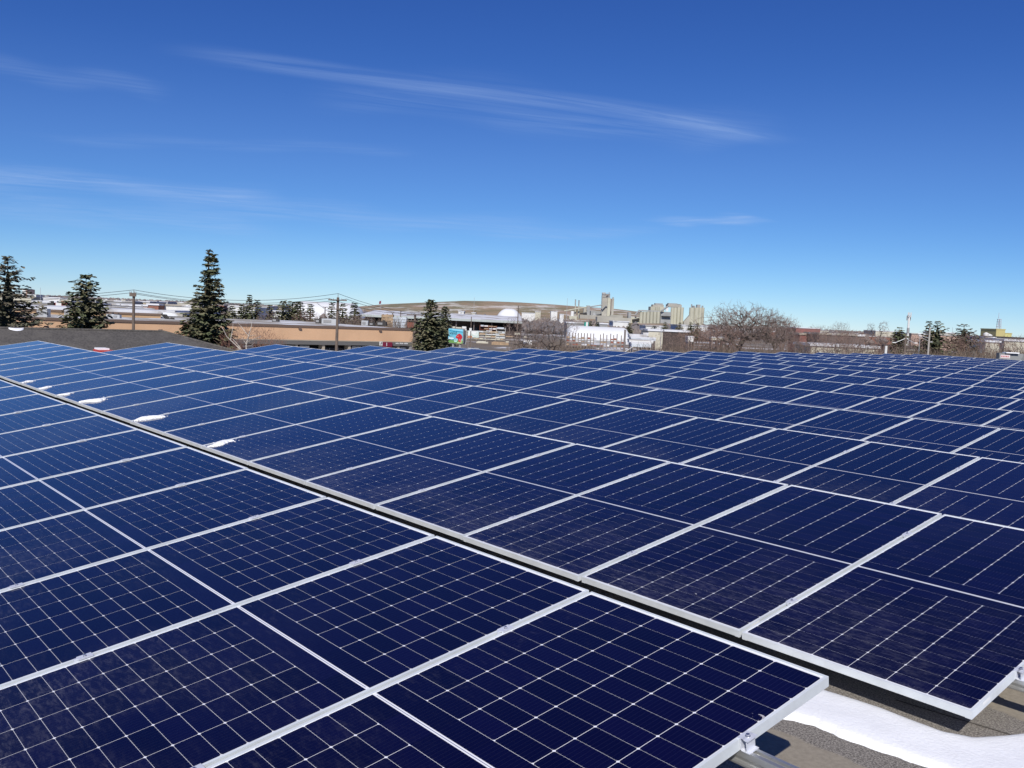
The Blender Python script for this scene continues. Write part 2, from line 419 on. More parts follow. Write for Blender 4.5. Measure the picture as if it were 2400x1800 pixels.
def proj(p):
    d = np.array(p)-CAM; z = d@FW
    return (1200+FPX*(d@RT)/z, 900-FPX*(d@UP)/z, z)
ORD = 'first second third fourth fifth sixth seventh eighth ninth tenth eleventh twelfth thirteenth fourteenth fifteenth sixteenth seventeenth eighteenth nineteenth twentieth twenty-first'.split()
ROWN = ['front'] + ['%s' % ORD[i] for i in range(1, 16)]
SNOWJ = {}
def rowmat(k):     # frame of row k: origin at its right-hand low corner
    return Vector((SK*k, k*PITCH, -.0004*k))
rowvis = {}
for k in range(-1, 15):
    o0 = rowmat(k)
    for j in range(NCOL):
        xc = o0.x-(j+.5)*WP
        vis = False
        for (dx_, s_) in ((-.57, 0), (.57, 0), (-.57, PL), (.57, PL), (0, PL/2)):
            q = proj((xc+dx_, o0.y+s_*cT, o0.z+s_*sT))
            if q[2] > .3 and -330 < q[0] < 2730 and q[1] < 2500: vis = True
        if not vis: continue
        rowvis.setdefault(k, []).append(j)
        dist = math.dist((xc, o0.y+1.1, .1), tuple(CAM))
        left = NCOL-j
        row = 'front row' if k < 0 else 'last row' if k == 14 else '%s row' % ROWN[k+1]
        if k <= 0: where = 'right-hand end one' if j == 0 else '%s from the right end' % ORD[j]
        else: where = 'far left end one' if left == 1 else '%s from the left end' % ORD[left-1]
        lab = 'solar panel, %s of the %s' % (where, row)
        if k == 0 and j in (14, 13, 12, 11, 9, 7): lab = 'panel with snow by its corner, %s of the second row' % (where)
        p = thing('solar_panel', (xc+rnd.uniform(-.0018, .0018), o0.y+rnd.uniform(-.006, .006), o0.z+rnd.uniform(-.0012, .0004)), lab, 'solar panel', 'solar panels in tilted rows on the roof', (TH, 0, 0))
        link('frame', ME_FRAME, p); link('backsheet', ME_SHEET, p)
        if dist < 7.6:
            link('ribbon', ME_RIB, p); 
            for c, r, x, y in cellpos():
                link('cell', ME_CELLW if r in (11, 12) else ME_CELL, p, (x, y, 0))
            link('barcode_sticker', ME_STICK, p)
        else:
            setp(link('cell_grid', ME_CELLS, p), kind='stuff')
            if dist < 16: link('ribbon', ME_RIB, p)

# mounting racks
S1, S2 = .47, 1.76
rail = MB()
prof_r = [(-.020, -.055), (.020, -.055), (.026, -.050), (.026, -.044), (.014, -.040), (.017, -.028), (.026, -.018), (.020, -.001), (.008, 0), (.006, -.010), (-.006, -.010), (-.008, 0), (-.020, -.001),
          (-.026, -.018), (-.017, -.028), (-.014, -.040), (-.026, -.044), (-.026, -.050)]
midc = MB()      # mid clamp straddling the joint: plate, two legs, tongue
midc.box((-.021, -.034, .0015), (.021, .034, .005)); midc.box((-.0085, -.030, -.034), (-.0062, .030, .0014)); midc.box((.0062, -.030, -.034), (.0085, .030, .0014))
midc.box((-.005, -.052, -.006), (.005, -.0345, .007)); midc.box((.010, -.033, .0051), (.0195, .033, .0075))
ME_MID = midc.mesh('clamp', M_CLAMP)
blt = MB()
def hexa(mb, r, z0, z1, n=6, cx=0, cy=0):
    vs = [(cx+r*math.cos(2*math.pi*k/n), cy+r*math.sin(2*math.pi*k/n), z) for z in (z0, z1) for k in range(n)]
    mb.add(vs, [tuple(range(n))[::-1], tuple(range(n, 2*n))]+[(k, (k+1) % n, n+(k+1) % n, n+k) for k in range(n)])
hexa(blt, .0085, .0052, .0066, 12); hexa(blt, .0065, .0067, .0125); ME_BOLT = blt.mesh('bolt', M_BOLT)
endc = MB()      # end clamp: lip over the frame, folded web, back leg
endc.box((-.010, -.025, .0008), (.014, .025, .0040)); endc.box((.0005, -.025, -.036), (.0035, .025, .0007)); endc.box((.0036, -.025, .0008), (.030, .025, .0040))
endc.box((.020, -.022, -.036), (.0225, .022, .0007)); endc.box((.0036, -.025, -.039), (.034, .025, -.0362))
ME_END = endc.mesh('end_clamp', M_CLAMP)
bl2 = MB(); hexa(bl2, .0085, .0042, .0056, 12, .012); hexa(bl2, .0065, .0057, .0120, 6, .012); ME_BOLT2 = bl2.mesh('bolt', M_BOLT)
for k in range(-1, 15):
    o0 = rowmat(k); js = rowvis[k]
    xr = .95 if k <= 0 else -min(js)*WP+.3
    xl = -(max(js)+1)*WP-.12
    row = 'front row' if k < 0 else 'last row' if k == 14 else '%s row' % ROWN[k+1]
    rk = thing('mounting_rack', o0, 'aluminium rails and clamps holding up the %s of solar panels' % row, 'mounting rack', 'racks under the rows of panels', (TH, 0, 0))
    for s_ in (S1, S2):
        m_ = MB(); m_.prism([(xl, s_+a, b_-.0385) for a, b_ in prof_r], (xr-xl, 0, 0)); m_.build('rail', M_RAIL, rk, world=False)
        for j in range(min(js), max(js)+2):
            xj = -j*WP
            if j == 0:
                e_ = link('end_clamp', ME_END, rk, (xj-.0104+.0002, s_, 0)); link('bolt', ME_BOLT2, e_)
            elif j == NCOL: pass
            else:
                e_ = link('clamp', ME_MID, rk, (xj, s_, 0)); link('bolt', ME_BOLT, e_); e_.scale = (.95, .85, 1.0)
        # feet: post down to a rubber pad
        for xx in np.arange(xr-.55, xl, -2.4):
            zb = (ROOFZ - (-.0004*k))
            top = s_*sT - .10*cT
            f_ = MB(); y0 = s_*cT
            # build in row frame: rotate world vertical into the tilted frame
            def w2r(X_, Y_, Z_): return (X_, Y_*cT+Z_*sT, -Y_*sT+Z_*cT)
            if top-zb > .012:
                cs = [(xx+a, y0+b_) for a, b_ in ((-.03, -.02), (.03, -.02), (.03, .02), (-.03, .02))]
                f_.add([w2r(a, b_, zb+.012) for a, b_ in cs]+[w2r(a, b_, top+.004) for a, b_ in cs], [(0,3,2,1),(4,5,6,7),(0,1,5,4),(1,2,6,5),(2,3,7,6),(3,0,4,7)])
                f_.build('foot', M_RAIL, rk, world=False)
            f2 = MB(); cs = [(xx+a, y0+b_) for a, b_ in ((-.08, -.06), (.08, -.06), (.08, .06), (-.08, .06))]
            f2.add([w2r(a, b_, zb+.0005) for a, b_ in cs]+[w2r(a, b_, zb+.0115) for a, b_ in cs], [(0,3,2,1),(4,5,6,7),(0,1,5,4),(1,2,6,5),(2,3,7,6),(3,0,4,7)])
            f2.build('rubber_pad', M_RUBBER, rk, world=False)

# snow left on the low edge of the second row, beside the joints
def snow_patch(j, length, wid, hgt, seed, label):
    r = random.Random(seed); o0 = rowmat(0)
    n, m_ = 26, 9; vs = []; x0 = -j*WP-.02
    for a in range(n):
        u = a/(n-1)
        half = wid*((.25+u*1.5 if u < .5 else 1)*math.sin(math.pi*min(1, u*.85+.12))**.5)*(.65+.7*r.random())
        cx_ = x0+.10+.05*math.sin(u*5+seed)+.04*u
        y = .015+length*u
        for b_ in range(m_):
            v = b_/(m_-1)*2-1
            zz = hgt*max(0, 1-v*v)**.6*math.sin(math.pi*min(1, .08+u*.86))**.5*(.85+.3*r.random()) if abs(v) < 1 else 0
            x = cx_+half*v
            if 0 < a < n-1: x += .006*(r.random()-.5)
            vs.append((x, (y*cT-(zz-.001)*sT)+0, y*sT+(zz-.001)*cT))
    mb = MB(); mb.add(vs, [(a*m_+b_, a*m_+b_+1, (a+1)*m_+b_+1, (a+1)*m_+b_) for a in range(n-1) for b_ in range(m_-1)])
    for _ in range(16):
        cx2, cy2, q = x0+.10+r.uniform(-wid, wid)*1.25, .02+length*r.uniform(.1, 1.15), r.uniform(.004, .014)
        pts = [(cx2+q*math.cos(a)*r.uniform(.6, 1.6), cy2+q*math.sin(a)*r.uniform(.6, 1.8)) for a in (0, 1.1, 2.2, 3.3, 4.3, 5.3)]
        vv = [(x, y*cT, y*sT) for x, y in pts]+[(cx2, cy2*cT-q*.5*sT, cy2*sT+q*.5*cT)]
        mb.add(vv, [(k, (k+1) % 6, 6) for k in range(6)])
    ob = mb.build('snow_patch', M_SNOW, smooth=False); ob.location = o0
    return setp(ob, label, 'snow', 'snow left on the low edge of the second row')
for j, ln, wd, hg, lb in ((7, .30, .080, .020, 'nearest and most ragged patch of melting snow on the second row'),
                          (9, .36, .11, .028, 'large patch of snow second from the camera on the second row'),
                          (11, .36, .11, .028, 'longest slab of snow, third from the camera on the second row'),
                          (12, .20, .06, .02, 'flat snow patch, fourth from the camera on the second row'),
                          (13, .20, .06, .02, 'snow patch just before the farthest one on the second row'),
                          (14, .18, .05, .02, 'farthest small snow patch near the left edge of the view')):
    snow_patch(j, ln, wd, hg, j, lb)

# small red and white thing at the roof edge behind the third row
p = pt(243, 829, 27.6)
t = thing('warning_barrel', (p[0], p[1], ROOFZ), 'small red marker with snow on top at the roof edge by the dark shingled roof', 'marker')
mb = MB(); mb.obox((p[0]-.35, p[1]-.2, ROOFZ), (.7, 0, 0), (0, .4, 0), (0, 0, max(.12, pt(243, 824, 27.6)[2]-ROOFZ))); mb.build('body', mat('red_plastic', (.55, .05, .04), .5), t)
mb = MB(); mb.obox((p[0]-.30, p[1]-.18, ROOFZ+max(.12, pt(243, 824, 27.6)[2]-ROOFZ)+.001), (.45, 0, 0), (0, .3, 0), (0, 0, .05)); mb.build('snow_cap', M_SNOW, t)

# ------------------------------------------------------------------ materials for the surroundings
def flat(name, c, **k): return mat(name, c, k.pop('rough', .85), **k)
M_ORANGE = flat('peach_stucco', (.70, .44, .26), var=.10, scale=.35)
M_ORANGE2 = flat('peach_stucco_raised', (.50, .33, .19), var=.12, scale=.4)
M_BROWNTRIM = flat('brown_flashing', (.16, .11, .085))
M_SNOWROOF = flat('snowy_roof', (.64, .65, .68), c2=(.36, .34, .32), scale=.14, thr=(.50, .60))
M_GREYROOF = flat('gravel_flat_roof', (.34, .31, .26), c2=(.72, .73, .75), scale=.22, thr=(.50, .60))
M_SHINGLE = None
M_BLUEGREY = flat('pale_blue_siding', (.17, .24, .30), var=.15, scale=.3)
M_WHITEW = flat('white_siding', (.72, .72, .70), var=.10, scale=.5)
M_CREAM = flat('cream_wall', (.55, .52, .42), var=.12, scale=.5)
M_BEIGE = flat('beige_wall', (.42, .36, .28), var=.15, scale=.4)
M_GREYW = flat('grey_wall', (.30, .30, .30), var=.15, scale=.4)
M_BRICK = flat('red_brick_wall', (.27, .12, .085), var=.2, scale=1.5)
M_REDSHED = flat('dark_red_siding', (.30, .07, .06), var=.2, scale=.4)
M_PINK = flat('tan_pink_wall', (.45, .31, .25))
M_YELLOW = flat('yellow_wall', (.72, .52, .06))
M_MUSTARD = flat('mustard_wall', (.52, .45, .20), var=.1)
M_REDP = flat('brick_red_panel', (.42, .10, .07))
M_DARK = flat('dark_glass', (.012, .014, .028), rough=.2)
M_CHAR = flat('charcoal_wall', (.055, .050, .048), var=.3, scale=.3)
M_SHADE = flat('dark_brown_boards', (.075, .055, .048), var=.3, scale=.4)  # brown of the boards; on the shed's ground slab it paints shade
M_CONC = flat('plant_concrete', (.42, .40, .345), var=.22, scale=.06)
M_CONC2 = flat('silo_concrete', (.50, .485, .385), var=.18, scale=.05)
M_CONC3 = flat('plant_cladding', (.34, .345, .34), var=.2, scale=.08)
M_STEEL = flat('weathered_steel', (.24, .20, .18), rough=.6, metal=.2)
M_GALV = flat('galvanised', (.46, .47, .48), rough=.5, metal=.3)
M_WOOD = flat('pole_wood', (.17, .13, .105), var=.25, scale=2.)
M_WIRE = flat('wire', (.05, .05, .055))
M_TEAL = flat('teal_panel', (.02, .30, .24))
M_BLUE = flat('blue_siding', (.04, .12, .34))
M_LUMB = flat('wrapped_lumber', (.58, .63, .68), var=.25, scale=.8)
M_TAN = flat('bare_lumber', (.45, .32, .20), var=.3, scale=1.2)
M_RUST = flat('rack_red_steel', (.26, .09, .06))
M_BARK = flat('bark', (.10, .080, .066), var=.3, scale=4)
M_BARKR = flat('reddish_twigs', (.26, .165, .13), var=.3, scale=4)
M_TWIG = flat('grey_brown_twigs', (.22, .16, .135), var=.25, scale=1.5)
M_BIRCH = flat('birch_bark', (.50, .45, .39), c2=(.28, .22, .18), scale=5., thr=(.55, .66))
M_NEED = flat('spruce_needles', (.095, .115, .055), c2=(.165, .150, .085), scale=1.2, thr=(.4, .6))
M_NEEDP = flat('spruce_needles_grey', (.10, .105, .07), c2=(.17, .145, .10), scale=1.3, thr=(.4, .6))
M_CONE = flat('brown_cones', (.17, .10, .055))
M_BUSH = flat('dry_brush', (.20, .145, .10), c2=(.13, .10, .08), scale=.7, thr=(.4, .6))

def gz_at(px, D, z=GZ):             # the point on the ground at a column of the view
    p = pt(px, 740, D); return np.array([p[0], p[1], z])
def zat(px, py, D): return pt(px, py, D)[2]
VH = np.array([FW[0], FW[1], 0]); VH /= np.linalg.norm(VH); RH = np.array([VH[1], -VH[0], 0])

def slabwall(mb, A, B, z0, z1, th, mi=0):        # upright box between two ground points, thickness away from the camera
    d = B-A; d = np.array([d[0], d[1], 0]); n = np.array([-d[1], d[0], 0]); n /= np.linalg.norm(n)
    if n@VH < 0: n = -n
    mb.obox((A[0], A[1], z0), d, n*th, (0, 0, z1-z0), mi)
def building(name, x0, x1, yt, D0, dep, wm, rm, label, cat='building', D1=None, zt=None, wins=(), roof_t=.35, over=.25, group=None, wm_win=None, z0=GZ):
    """a flat-roofed block whose camera-side wall runs from column x0 to x1 of the view"""
    D1 = D1 or D0
    A, B = gz_at(x0, D0), gz_at(x1, D1)
    if zt is None: zt = zat((x0+x1)/2, yt, (D0+D1)/2)
    zw = zt-roof_t
    c = (A+B)/2; t = thing(name, (c[0], c[1], z0), label, cat, group)
    mb = MB(); slabwall(mb, A, B, z0-.3, zw-.002, dep); mb.build('wall', wm, t)
    d = (B-A)/np.linalg.norm(B-A); n = np.array([-d[1], d[0], 0]); n = n if n@VH > 0 else -n
    mb = MB(); slabwall(mb, A-d*over-n*over, B+d*over-n*over, zw, zt, dep+2*over); mb.build('roof', rm, t)
    for (u0, u1, v0, v1) in wins:                # fractions along the wall / of its height
        mb = MB(); P0, P1 = A+(B-A)*u0, A+(B-A)*u1
        hz = zw-z0
        mb.obox((P0[0]-n[0]*.06, P0[1]-n[1]*.06, z0+hz*v0), P1-P0, n*.05, (0, 0, hz*(v1-v0))); mb.build('window', wm_win or M_DARK, t)
    return t, A, B, n, zt

# ------------------------------------------------------------------ neighbouring pitched roof at the left
def mat_shingle():
    m = bpy.data.materials.new('dark_shingles'); m.use_nodes = True; X.nt = m.node_tree; L = m.node_tree.links
    b = m.node_tree.nodes['Principled BSDF']; b.inputs['Roughness'].default_value = .95
    g = m.node_tree.nodes.new('ShaderNodeNewGeometry'); P = g.outputs['Position']
    n1 = noise(P, 9., 3, .7); n2 = noise(P, 1.2, 3)
    c = mixc(sstep(n1, .35, .65), (.060, .055, .050), (.115, .105, .095))
    c = mixc(sstep(n2, .45, .65)*.5, c, (.13, .12, .105))
    L.new(c, b.inputs['Base Color']); return m
M_SHINGLE = mat_shingle()
RA, RB = pt(-260, 764, 47), pt(384, 776.5, 56)
zr = (RA[2]+RB[2])/2; RA[2] = zr; RB[2] = zr
du = (RB-RA); du[2] = 0; du /= np.linalg.norm(du); nf = np.array([du[1], -du[0], 0]); nf = nf if nf@VH < 0 else -nf
t = thing('pitched_roof_building', ((RA+RB)[0]/2, (RA+RB)[1]/2, GZ), 'neighbouring building with a dark grey shingled hip roof at the left', 'building')
run, drop = 9.5, 2.9
E0, E1 = RA+nf*run-(0, 0, drop)-du*run, RB+nf*run-(0, 0, drop)+du*run
F0, F1 = RA-nf*run-(0, 0, drop)-du*run, RB-nf*run-(0, 0, drop)+du*run
rb = MB(); rb.add([RA, RB, E0, E1, F0, F1], [(0, 2, 3, 1), (0, 1, 5, 4), (1, 3, 5), (0, 4, 2)]); rb.build('roof', M_SHINGLE, t)
rb = MB(); rb.tube(RA, RB, .09, .09, 6); rb.tube(RB, E1, .08, .08, 6); rb.tube(RB, F1, .08, .08, 6); rb.build('ridge_cap', M_SHINGLE, t)
wb = MB(); q = [E0-nf*.5+du*.5, E1-nf*.5-du*.5, F1+nf*.5-du*.5, F0+nf*.5+du*.5]
wb.prism([(p[0], p[1], GZ) for p in q], (0, 0, zr-drop-GZ-.05)); wb.build('wall', M_BEIGE, t)
vp = pt(376, 779, 56.2); vb = MB(); vb.tube((vp[0], vp[1], zr-.5), (vp[0], vp[1], zr+.12), .13, .13, 8, caps=True); vb.build('roof_vent', M_BROWNTRIM, t)
sn = MB(); rr_ = random.Random(5); P0 = pt(8, 773, 51.4); vs = []
s0, s1 = RA+du*((P0-RA)@du), None
for i in range(14):
    u = i/13; half = .25*math.sin(math.pi*min(1, .05+u*.9))**.6
    for j_ in range(4):
        v = j_/3; p = s0+du*(u*.75)+nf*(.06+half*v*1.6)-(0, 0, (.06+half*v*1.6)*drop/run)
        vs.append((p[0], p[1], p[2]+.02+.07*math.sin(math.pi*v)))
sn.add(vs, [(i*4+j_, i*4+j_+1, (i+1)*4+j_+1, (i+1)*4+j_) for i in range(13) for j_ in range(3)]); 
setp(sn.build('snow_patch', M_SNOW), 'small white snow patch on the ridge of the dark shingled roof', 'snow')

# ------------------------------------------------------------------ peach strip mall
A, B = gz_at(-60, 76), gz_at(969, 103.5)
dm = (B-A)/np.linalg.norm(B-A); nm = np.array([-dm[1], dm[0], 0]); nm = nm if nm@VH > 0 else -nm
ZM, ZF, ZC = GZ+5.55, GZ+4.05, GZ+3.55
LM = np.linalg.norm(B-A)
mall = thing('strip_mall', ((A+B)[0]/2, (A+B)[1]/2, GZ), 'long low strip mall with a peach stucco band above dark shop windows', 'building')
def mx(px):                 # distance along the mall front seen at column px
    r = ray(px, 740); M2 = np.array([[r[0], -dm[0]], [r[1], -dm[1]]]); s_ = np.linalg.solve(M2, (A-CAM)[:2]); return s_[1]
def mpt(u, off=0): return A+dm*u-nm*off
def mbox(mb, u0, u1, z0, z1, o0, o1, mi=0):   # box in front of the wall plane from offset o0 to o1 (towards camera)
    p = mpt(u0, o1); mb.obox((p[0], p[1], z0), dm*(u1-u0), nm*(o1-o0), (0, 0, z1-z0), mi)
mb = MB(); mbox(mb, 0, LM, ZF, ZM-.22, -.6, .0); mb.build('stucco_band', M_ORANGE, mall)
mb = MB(); mbox(mb, -.05, LM+.05, ZM-.22, ZM, -.7, .08); mb.build('cap_flashing', M_BROWNTRIM, mall)
mb = MB(); mbox(mb, 0, LM, ZF-.10, ZF-.001, -.6, .06); mb.build('lower_trim', M_BEIGE, mall)
mb = MB(); mbox(mb, 0, LM-.1, ZC, ZF-.102, -.6, .04); mb.build('sign_band', flat('band_grey', (.13, .125, .12)), mall)
mb = MB(); mbox(mb, .1, LM-.1, ZM-.55, ZM-.05, -27, -.71); mb.build('roof', M_GREYROOF, mall)
mb = MB(); mbox(mb, .1, LM-.1, GZ, ZM-.56, -27, -1.4); mb.build('wall', M_SHADE, mall)
mb = MB(); mbox(mb, LM-.35, LM, GZ, ZF-.11, -1.39, .0); mb.build('end_pier', M_GREYW, mall)
# seam of the stucco and shopfront: bays of glazing between piers
uu = mx(560); kk = 0
while uu < LM-.5:
    wdt = 3.1
    mb = MB(); mbox(mb, uu, uu+.28, GZ, ZC-.001, -1.0, -.1); mb.build('pier', M_BEIGE, mall)
    mb = MB(); mbox(mb, uu+.3, min(LM-.4, uu+wdt), GZ+.3, ZC-.35, -1.1, -1.0); f = mb.build('shop_window', M_DARK, mall)
    for q_ in (.33, .66):
        m2 = MB(); mbox(m2, uu+.3+wdt*q_-.05, uu+.3+wdt*q_, GZ+.3, ZC-.35, -.999, -.93)
        o = m2.build('mullion', M_GREYW, None); o.parent = f; o.location = -Vector(mall.location)
    if kk % 2 == 0:
        mb = MB(); mbox(mb, uu+.8, uu+1.9, ZC-.42, ZC-.16, -.9, -.75); mb.build('shop_light', M_WHITEW, mall)
    uu += wdt; kk += 1
for px in (700, 889):
    u = mx(px); mb = MB(); mbox(mb, u, u+.28, ZM-.42, ZM-.225, .0, .16); mb.build('scupper', M_BROWNTRIM, mall)
# maroon sign and white lettering
sgn = thing('shop_sign', mpt(mx(905), .1)+np.array((0, 0, ZC-GZ)), 'maroon shop sign with a white square logo on the grey band of the strip mall', 'sign')
u0, u1 = mx(890), mx(919)
mb = MB(); mbox(mb, u0+.33, u1, ZC-.10, ZF-.08, .12, .25); mb.build('board', flat('maroon', (.19, .015, .04), rough=.5), sgn)
mb = MB(); mbox(mb, u0, u0+.32, ZC+.02, ZF-.04, .12, .26); lb = mb.build('logo_square', M_WHITEW, sgn)
mb = MB(); mbox(mb, u0+.08, u0+.14, ZC+.06, ZF-.16, .262, .27); mbox(mb, u0+.15, u0+.26, ZC+.26, ZF-.12, .262, .27); mb.build('logo_mark', M_CHAR, sgn)
mb = MB(); mbox(mb, u0+.82, u0+.90, ZC+.0, ZF-.14, .252, .26); mb.build('letter', M_WHITEW, sgn)
ltr = thing('sign_lettering', mpt(mx(940), .05)+np.array((0, 0, ZC-GZ)), 'small white lettering on the grey band at the right end of the strip mall', 'lettering')
rr_ = random.Random(9); u = mx(929)
for n_ in (5, 6, 6):
    for _ in range(n_):
        hh = rr_.uniform(.10, .16); mb = MB(); mbox(mb, u, u+.055, ZC+.22, ZC+.22+hh, .045, .07); mb.build('letter', M_WHITEW, ltr); u += .085
    u += .10
# raised rear block of the mall with sloping parapet end and snowy edge
A2, B2 = gz_at(-80, 93), gz_at(392, 101)
rear = thing('raised_roof_block', ((A2+B2)[0]/2, (A2+B2)[1]/2, GZ), 'raised peach block with a snow-edged flat roof behind the strip mall front', 'building')
zt2 = zat(130, 724.5, 94.5); zl2 = zat(250, 747, 97)
mb = MB(); slabwall(mb, A2, B2-(B2-A2)*.035, GZ, zt2-.30, 14); mb.build('wall', M_ORANGE2, rear)
mb = MB(); slabwall(mb, A2-nm*.1, B2-(B2-A2)*.03-nm*.1, zt2-.299, zt2-.08, 14.2); mb.build('parapet_trim', M_BROWNTRIM, rear)
mb = MB(); slabwall(mb, A2, B2-(B2-A2)*.03, zt2-.079, zt2+.22, 13.9); mb.build('roof', M_SNOWROOF, rear)
for px0 in (386, 400):
    a = pt(px0, 739, 98); mb = MB(); w_ = RH*(.55 if px0 == 386 else .35); top = zt2-.1; bot = GZ+5.2
    if px0 == 386: poly_ = [(a[0]-.0, a[1], top), (a[0]+w_[0]*.4, a[1]+w_[1]*.4, top), (a[0]+w_[0]*1.6, a[1]+w_[1]*1.6, bot), (a[0]+w_[0]*1.2, a[1]+w_[1]*1.2, bot)]
    else: poly_ = [(a[0]+w_[0]*1.2, a[1]+w_[1]*1.2, top-.3), (a[0]+w_[0]*1.3, a[1]+w_[1]*1.3, bot), (a[0]+w_[0]*.5, a[1]+w_[1]*.5, bot)]
    mb.prism(poly_, nm*1.2); mb.build('sloping_fin', M_CHAR, rear)
# rooftop units
def rooftop(px, py, w, h_, D, label, m1=M_GALV, m2=M_GREYW):
    base = pt(px, py, D); b0 = np.array([base[0], base[1], ZM-.05])
    o = b0-RH*w/2; t = thing('rooftop_unit', b0, label, 'rooftop unit', 'heating units on the strip mall roof')
    mb = MB(); mb.obox(o, RH*w, VH*w*.7, (0, 0, h_)); mb.build('casing', m1, t)
    mb = MB(); mb.obox(o+RH*w*.12-VH*.05+np.array((0, 0, h_*.25)), RH*w*.5, VH*.045, (0, 0, h_*.5)); mb.build('grille', m2, t)
    mb = MB(); mb.tube(b0+RH*w*.2+VH*w*.3+np.array((0, 0, h_+.001)), b0+RH*w*.2+VH*w*.3+np.array((0, 0, h_+.18)), w*.14, w*.12, 8, caps=True); mb.build('fan_cowl', M_CHAR, t)
for px, w, h_, D, lb in ((98, .95, .75, 84, 'square grey unit left of the second spruce'), (157, .55, .75, 86, 'narrow light unit beside the second spruce'),
        (258, .8, .38, 92, 'left of two low units before the power pole'), (272, .7, .34, 92, 'right of two low units before the power pole'),
        (645, .8, .38, 110, 'pale unit left of the dark cowl'), (746, .7, .55, 112, 'dark small unit near the middle power pole'),
        (772, 1.9, .62, 112, 'wide pale unit by the middle power pole'), (855, .8, .60, 112, 'pale unit right of the middle power pole'),
        (872, .7, .42, 112, 'small unit near the dark lump of covers'), (894, 1.2, .55, 114, 'dark heaped unit near the right end')):
    rooftop(px, 750, w, h_, D, 'rooftop unit on the strip mall, '+lb, M_CHAR if 'dark' in lb else M_GALV)

# ------------------------------------------------------------------ poles, wires, street lamps
def pole(px, yt, D, r, label, arms=(), cat='power pole', m=M_WOOD, name='power_pole', peak=0, lamp=None, group='wooden poles along the streets'):
    b0 = gz_at(px, D); top = zat(px, yt, D)
    t = thing(name, b0, label, cat, group)
    mb = MB(); mb.tube(b0, b0+(0, 0, top-GZ), r, r*.75, 8, caps=True); mb.build('post', m, t)
    for (dz_, hl, th) in arms:
        c = b0+(0, 0, top-GZ-dz_); mb = MB(); mb.obox(c-RH*hl-VH*(r+.08), RH*2*hl, VH*.07, (0, 0, th)); mb.build('crossarm', m, t)
        for sx in (-.9, -.45, .45, .9):
            mb = MB(); q_ = c+RH*hl*sx-VH*(r+.05)+(0, 0, th); mb.tube(q_, q_+(0, 0, .12), .035, .02, 6); mb.build('insulator', M_GREYW, t)
    if peak: mb = MB(); mb.tube(b0+(0, 0, top-GZ), b0+(0, 0, top-GZ+peak), .03, .02, 5); mb.build('peak_pin', m, t)
    if lamp:
        for (dx_, dz_, ztop) in lamp:
            p0 = b0+(0, 0, ztop); p1 = p0+RH*dx_+(0, 0, dz_); mb = MB(); mb.tube(p0, p1, .045, .035, 6); mb.build('lamp_arm', M_GALV, t)
            mb = MB(); e = .35*(1 if dx_ > 0 else -1); mb.obox(p1-VH*.1-(0, 0, .04), RH*e, VH*.2, (0, 0, .10)); mb.build('lamp_head', M_WHITEW, t)
    return b0, top
P1 = pole(313, 692, 77, .15, 'dark power pole before the strip mall left of the big spruce', arms=((.10, .28, .30),), peak=.45)
P2 = pole(791, 697, 84, .16, 'tall power pole with crossarms before the middle of the strip mall', arms=((.30, .85, .10), (1.12, .55, .09)), peak=.35, lamp=((-1.9, 1.35, zat(791, 747, 84)-GZ),))
P3 = pole(973, 737, 99, .16, 'power pole at the right-hand end of the strip mall', arms=((.10, .9, .09), (.75, .85, .09)))
P4 = pole(1045, 738, 90, .20, 'thick grey pole between the spruce pair and the billboard', m=flat('grey_pole', (.33, .31, .28), var=.2), group='wooden poles along the streets')
pole(761.5, 720, 160, .13, 'thin pole behind the strip mall left of the middle power pole', arms=((.05, .5, .1),))
pole(832, 724, 170, .14, 'pole beside the last small spruce behind the strip mall', arms=((.05, .6, .1),))
pole(840, 738, 150, .09, 'short pole with a ball top behind the strip mall')
pole(920, 733, 190, .12, 'pole before the lumber shed, left of the wrapped stacks', arms=((.03, .4, .08),))
pole(939, 727, 230, .13, 'pole before the lumber shed, behind the wrapped stacks', arms=((.9, .6, .1),))
pole(1105, 742, 200, .11, 'thin pole with a small white box before the lumber shed')
b0 = gz_at(1104, 199.6); t = setp(MB().obox(b0-RH*.25+(0, 0, zat(1104, 776, 199.6)-GZ), RH*.5, VH*.2, (0, 0, .65)).build('utility_box', M_WHITEW), 'small white box on the thin pole before the lumber shed', 'utility box')
pole(1214, 716, 260, .16, 'tall dark pole standing before the white domed tent', arms=((.9, .5, .12), (1.6, .4, .1)))
pole(1467, 773, 120, .16, 'brown wooden pole in front of the steel storage racks', m=M_STEEL)
pole(2127, 787, 105, .13, 'brown pole with a twin lamp bar at the right', m=M_WOOD, lamp=((-1.15, -.55, zat(2127, 790, 105)-GZ-.15), (1.0, -.5, zat(2127, 790, 105)-GZ-.15)), cat='lamp pole', name='lamp_pole')
pole(2182, 768, 110, .13, 'grey lamp pole standing before the two spruces at the right', m=flat('grey_post', (.40, .37, .33)), lamp=((-.95, .25, zat(2182, 793, 110)-GZ),), cat='lamp pole', name='lamp_pole')
pole(2082.5, 811, 95, .17, 'short thick white pole beside the brown lamp pole', m=M_WHITEW, cat='post', name='white_post')
pole(2160, 788, 140, .06, 'slim lamp post with a curved arm left of the right-hand spruces', m=M_GALV, lamp=((1.6, -.75, zat(2160, 789, 140)-GZ),), cat='lamp pole', name='lamp_pole')
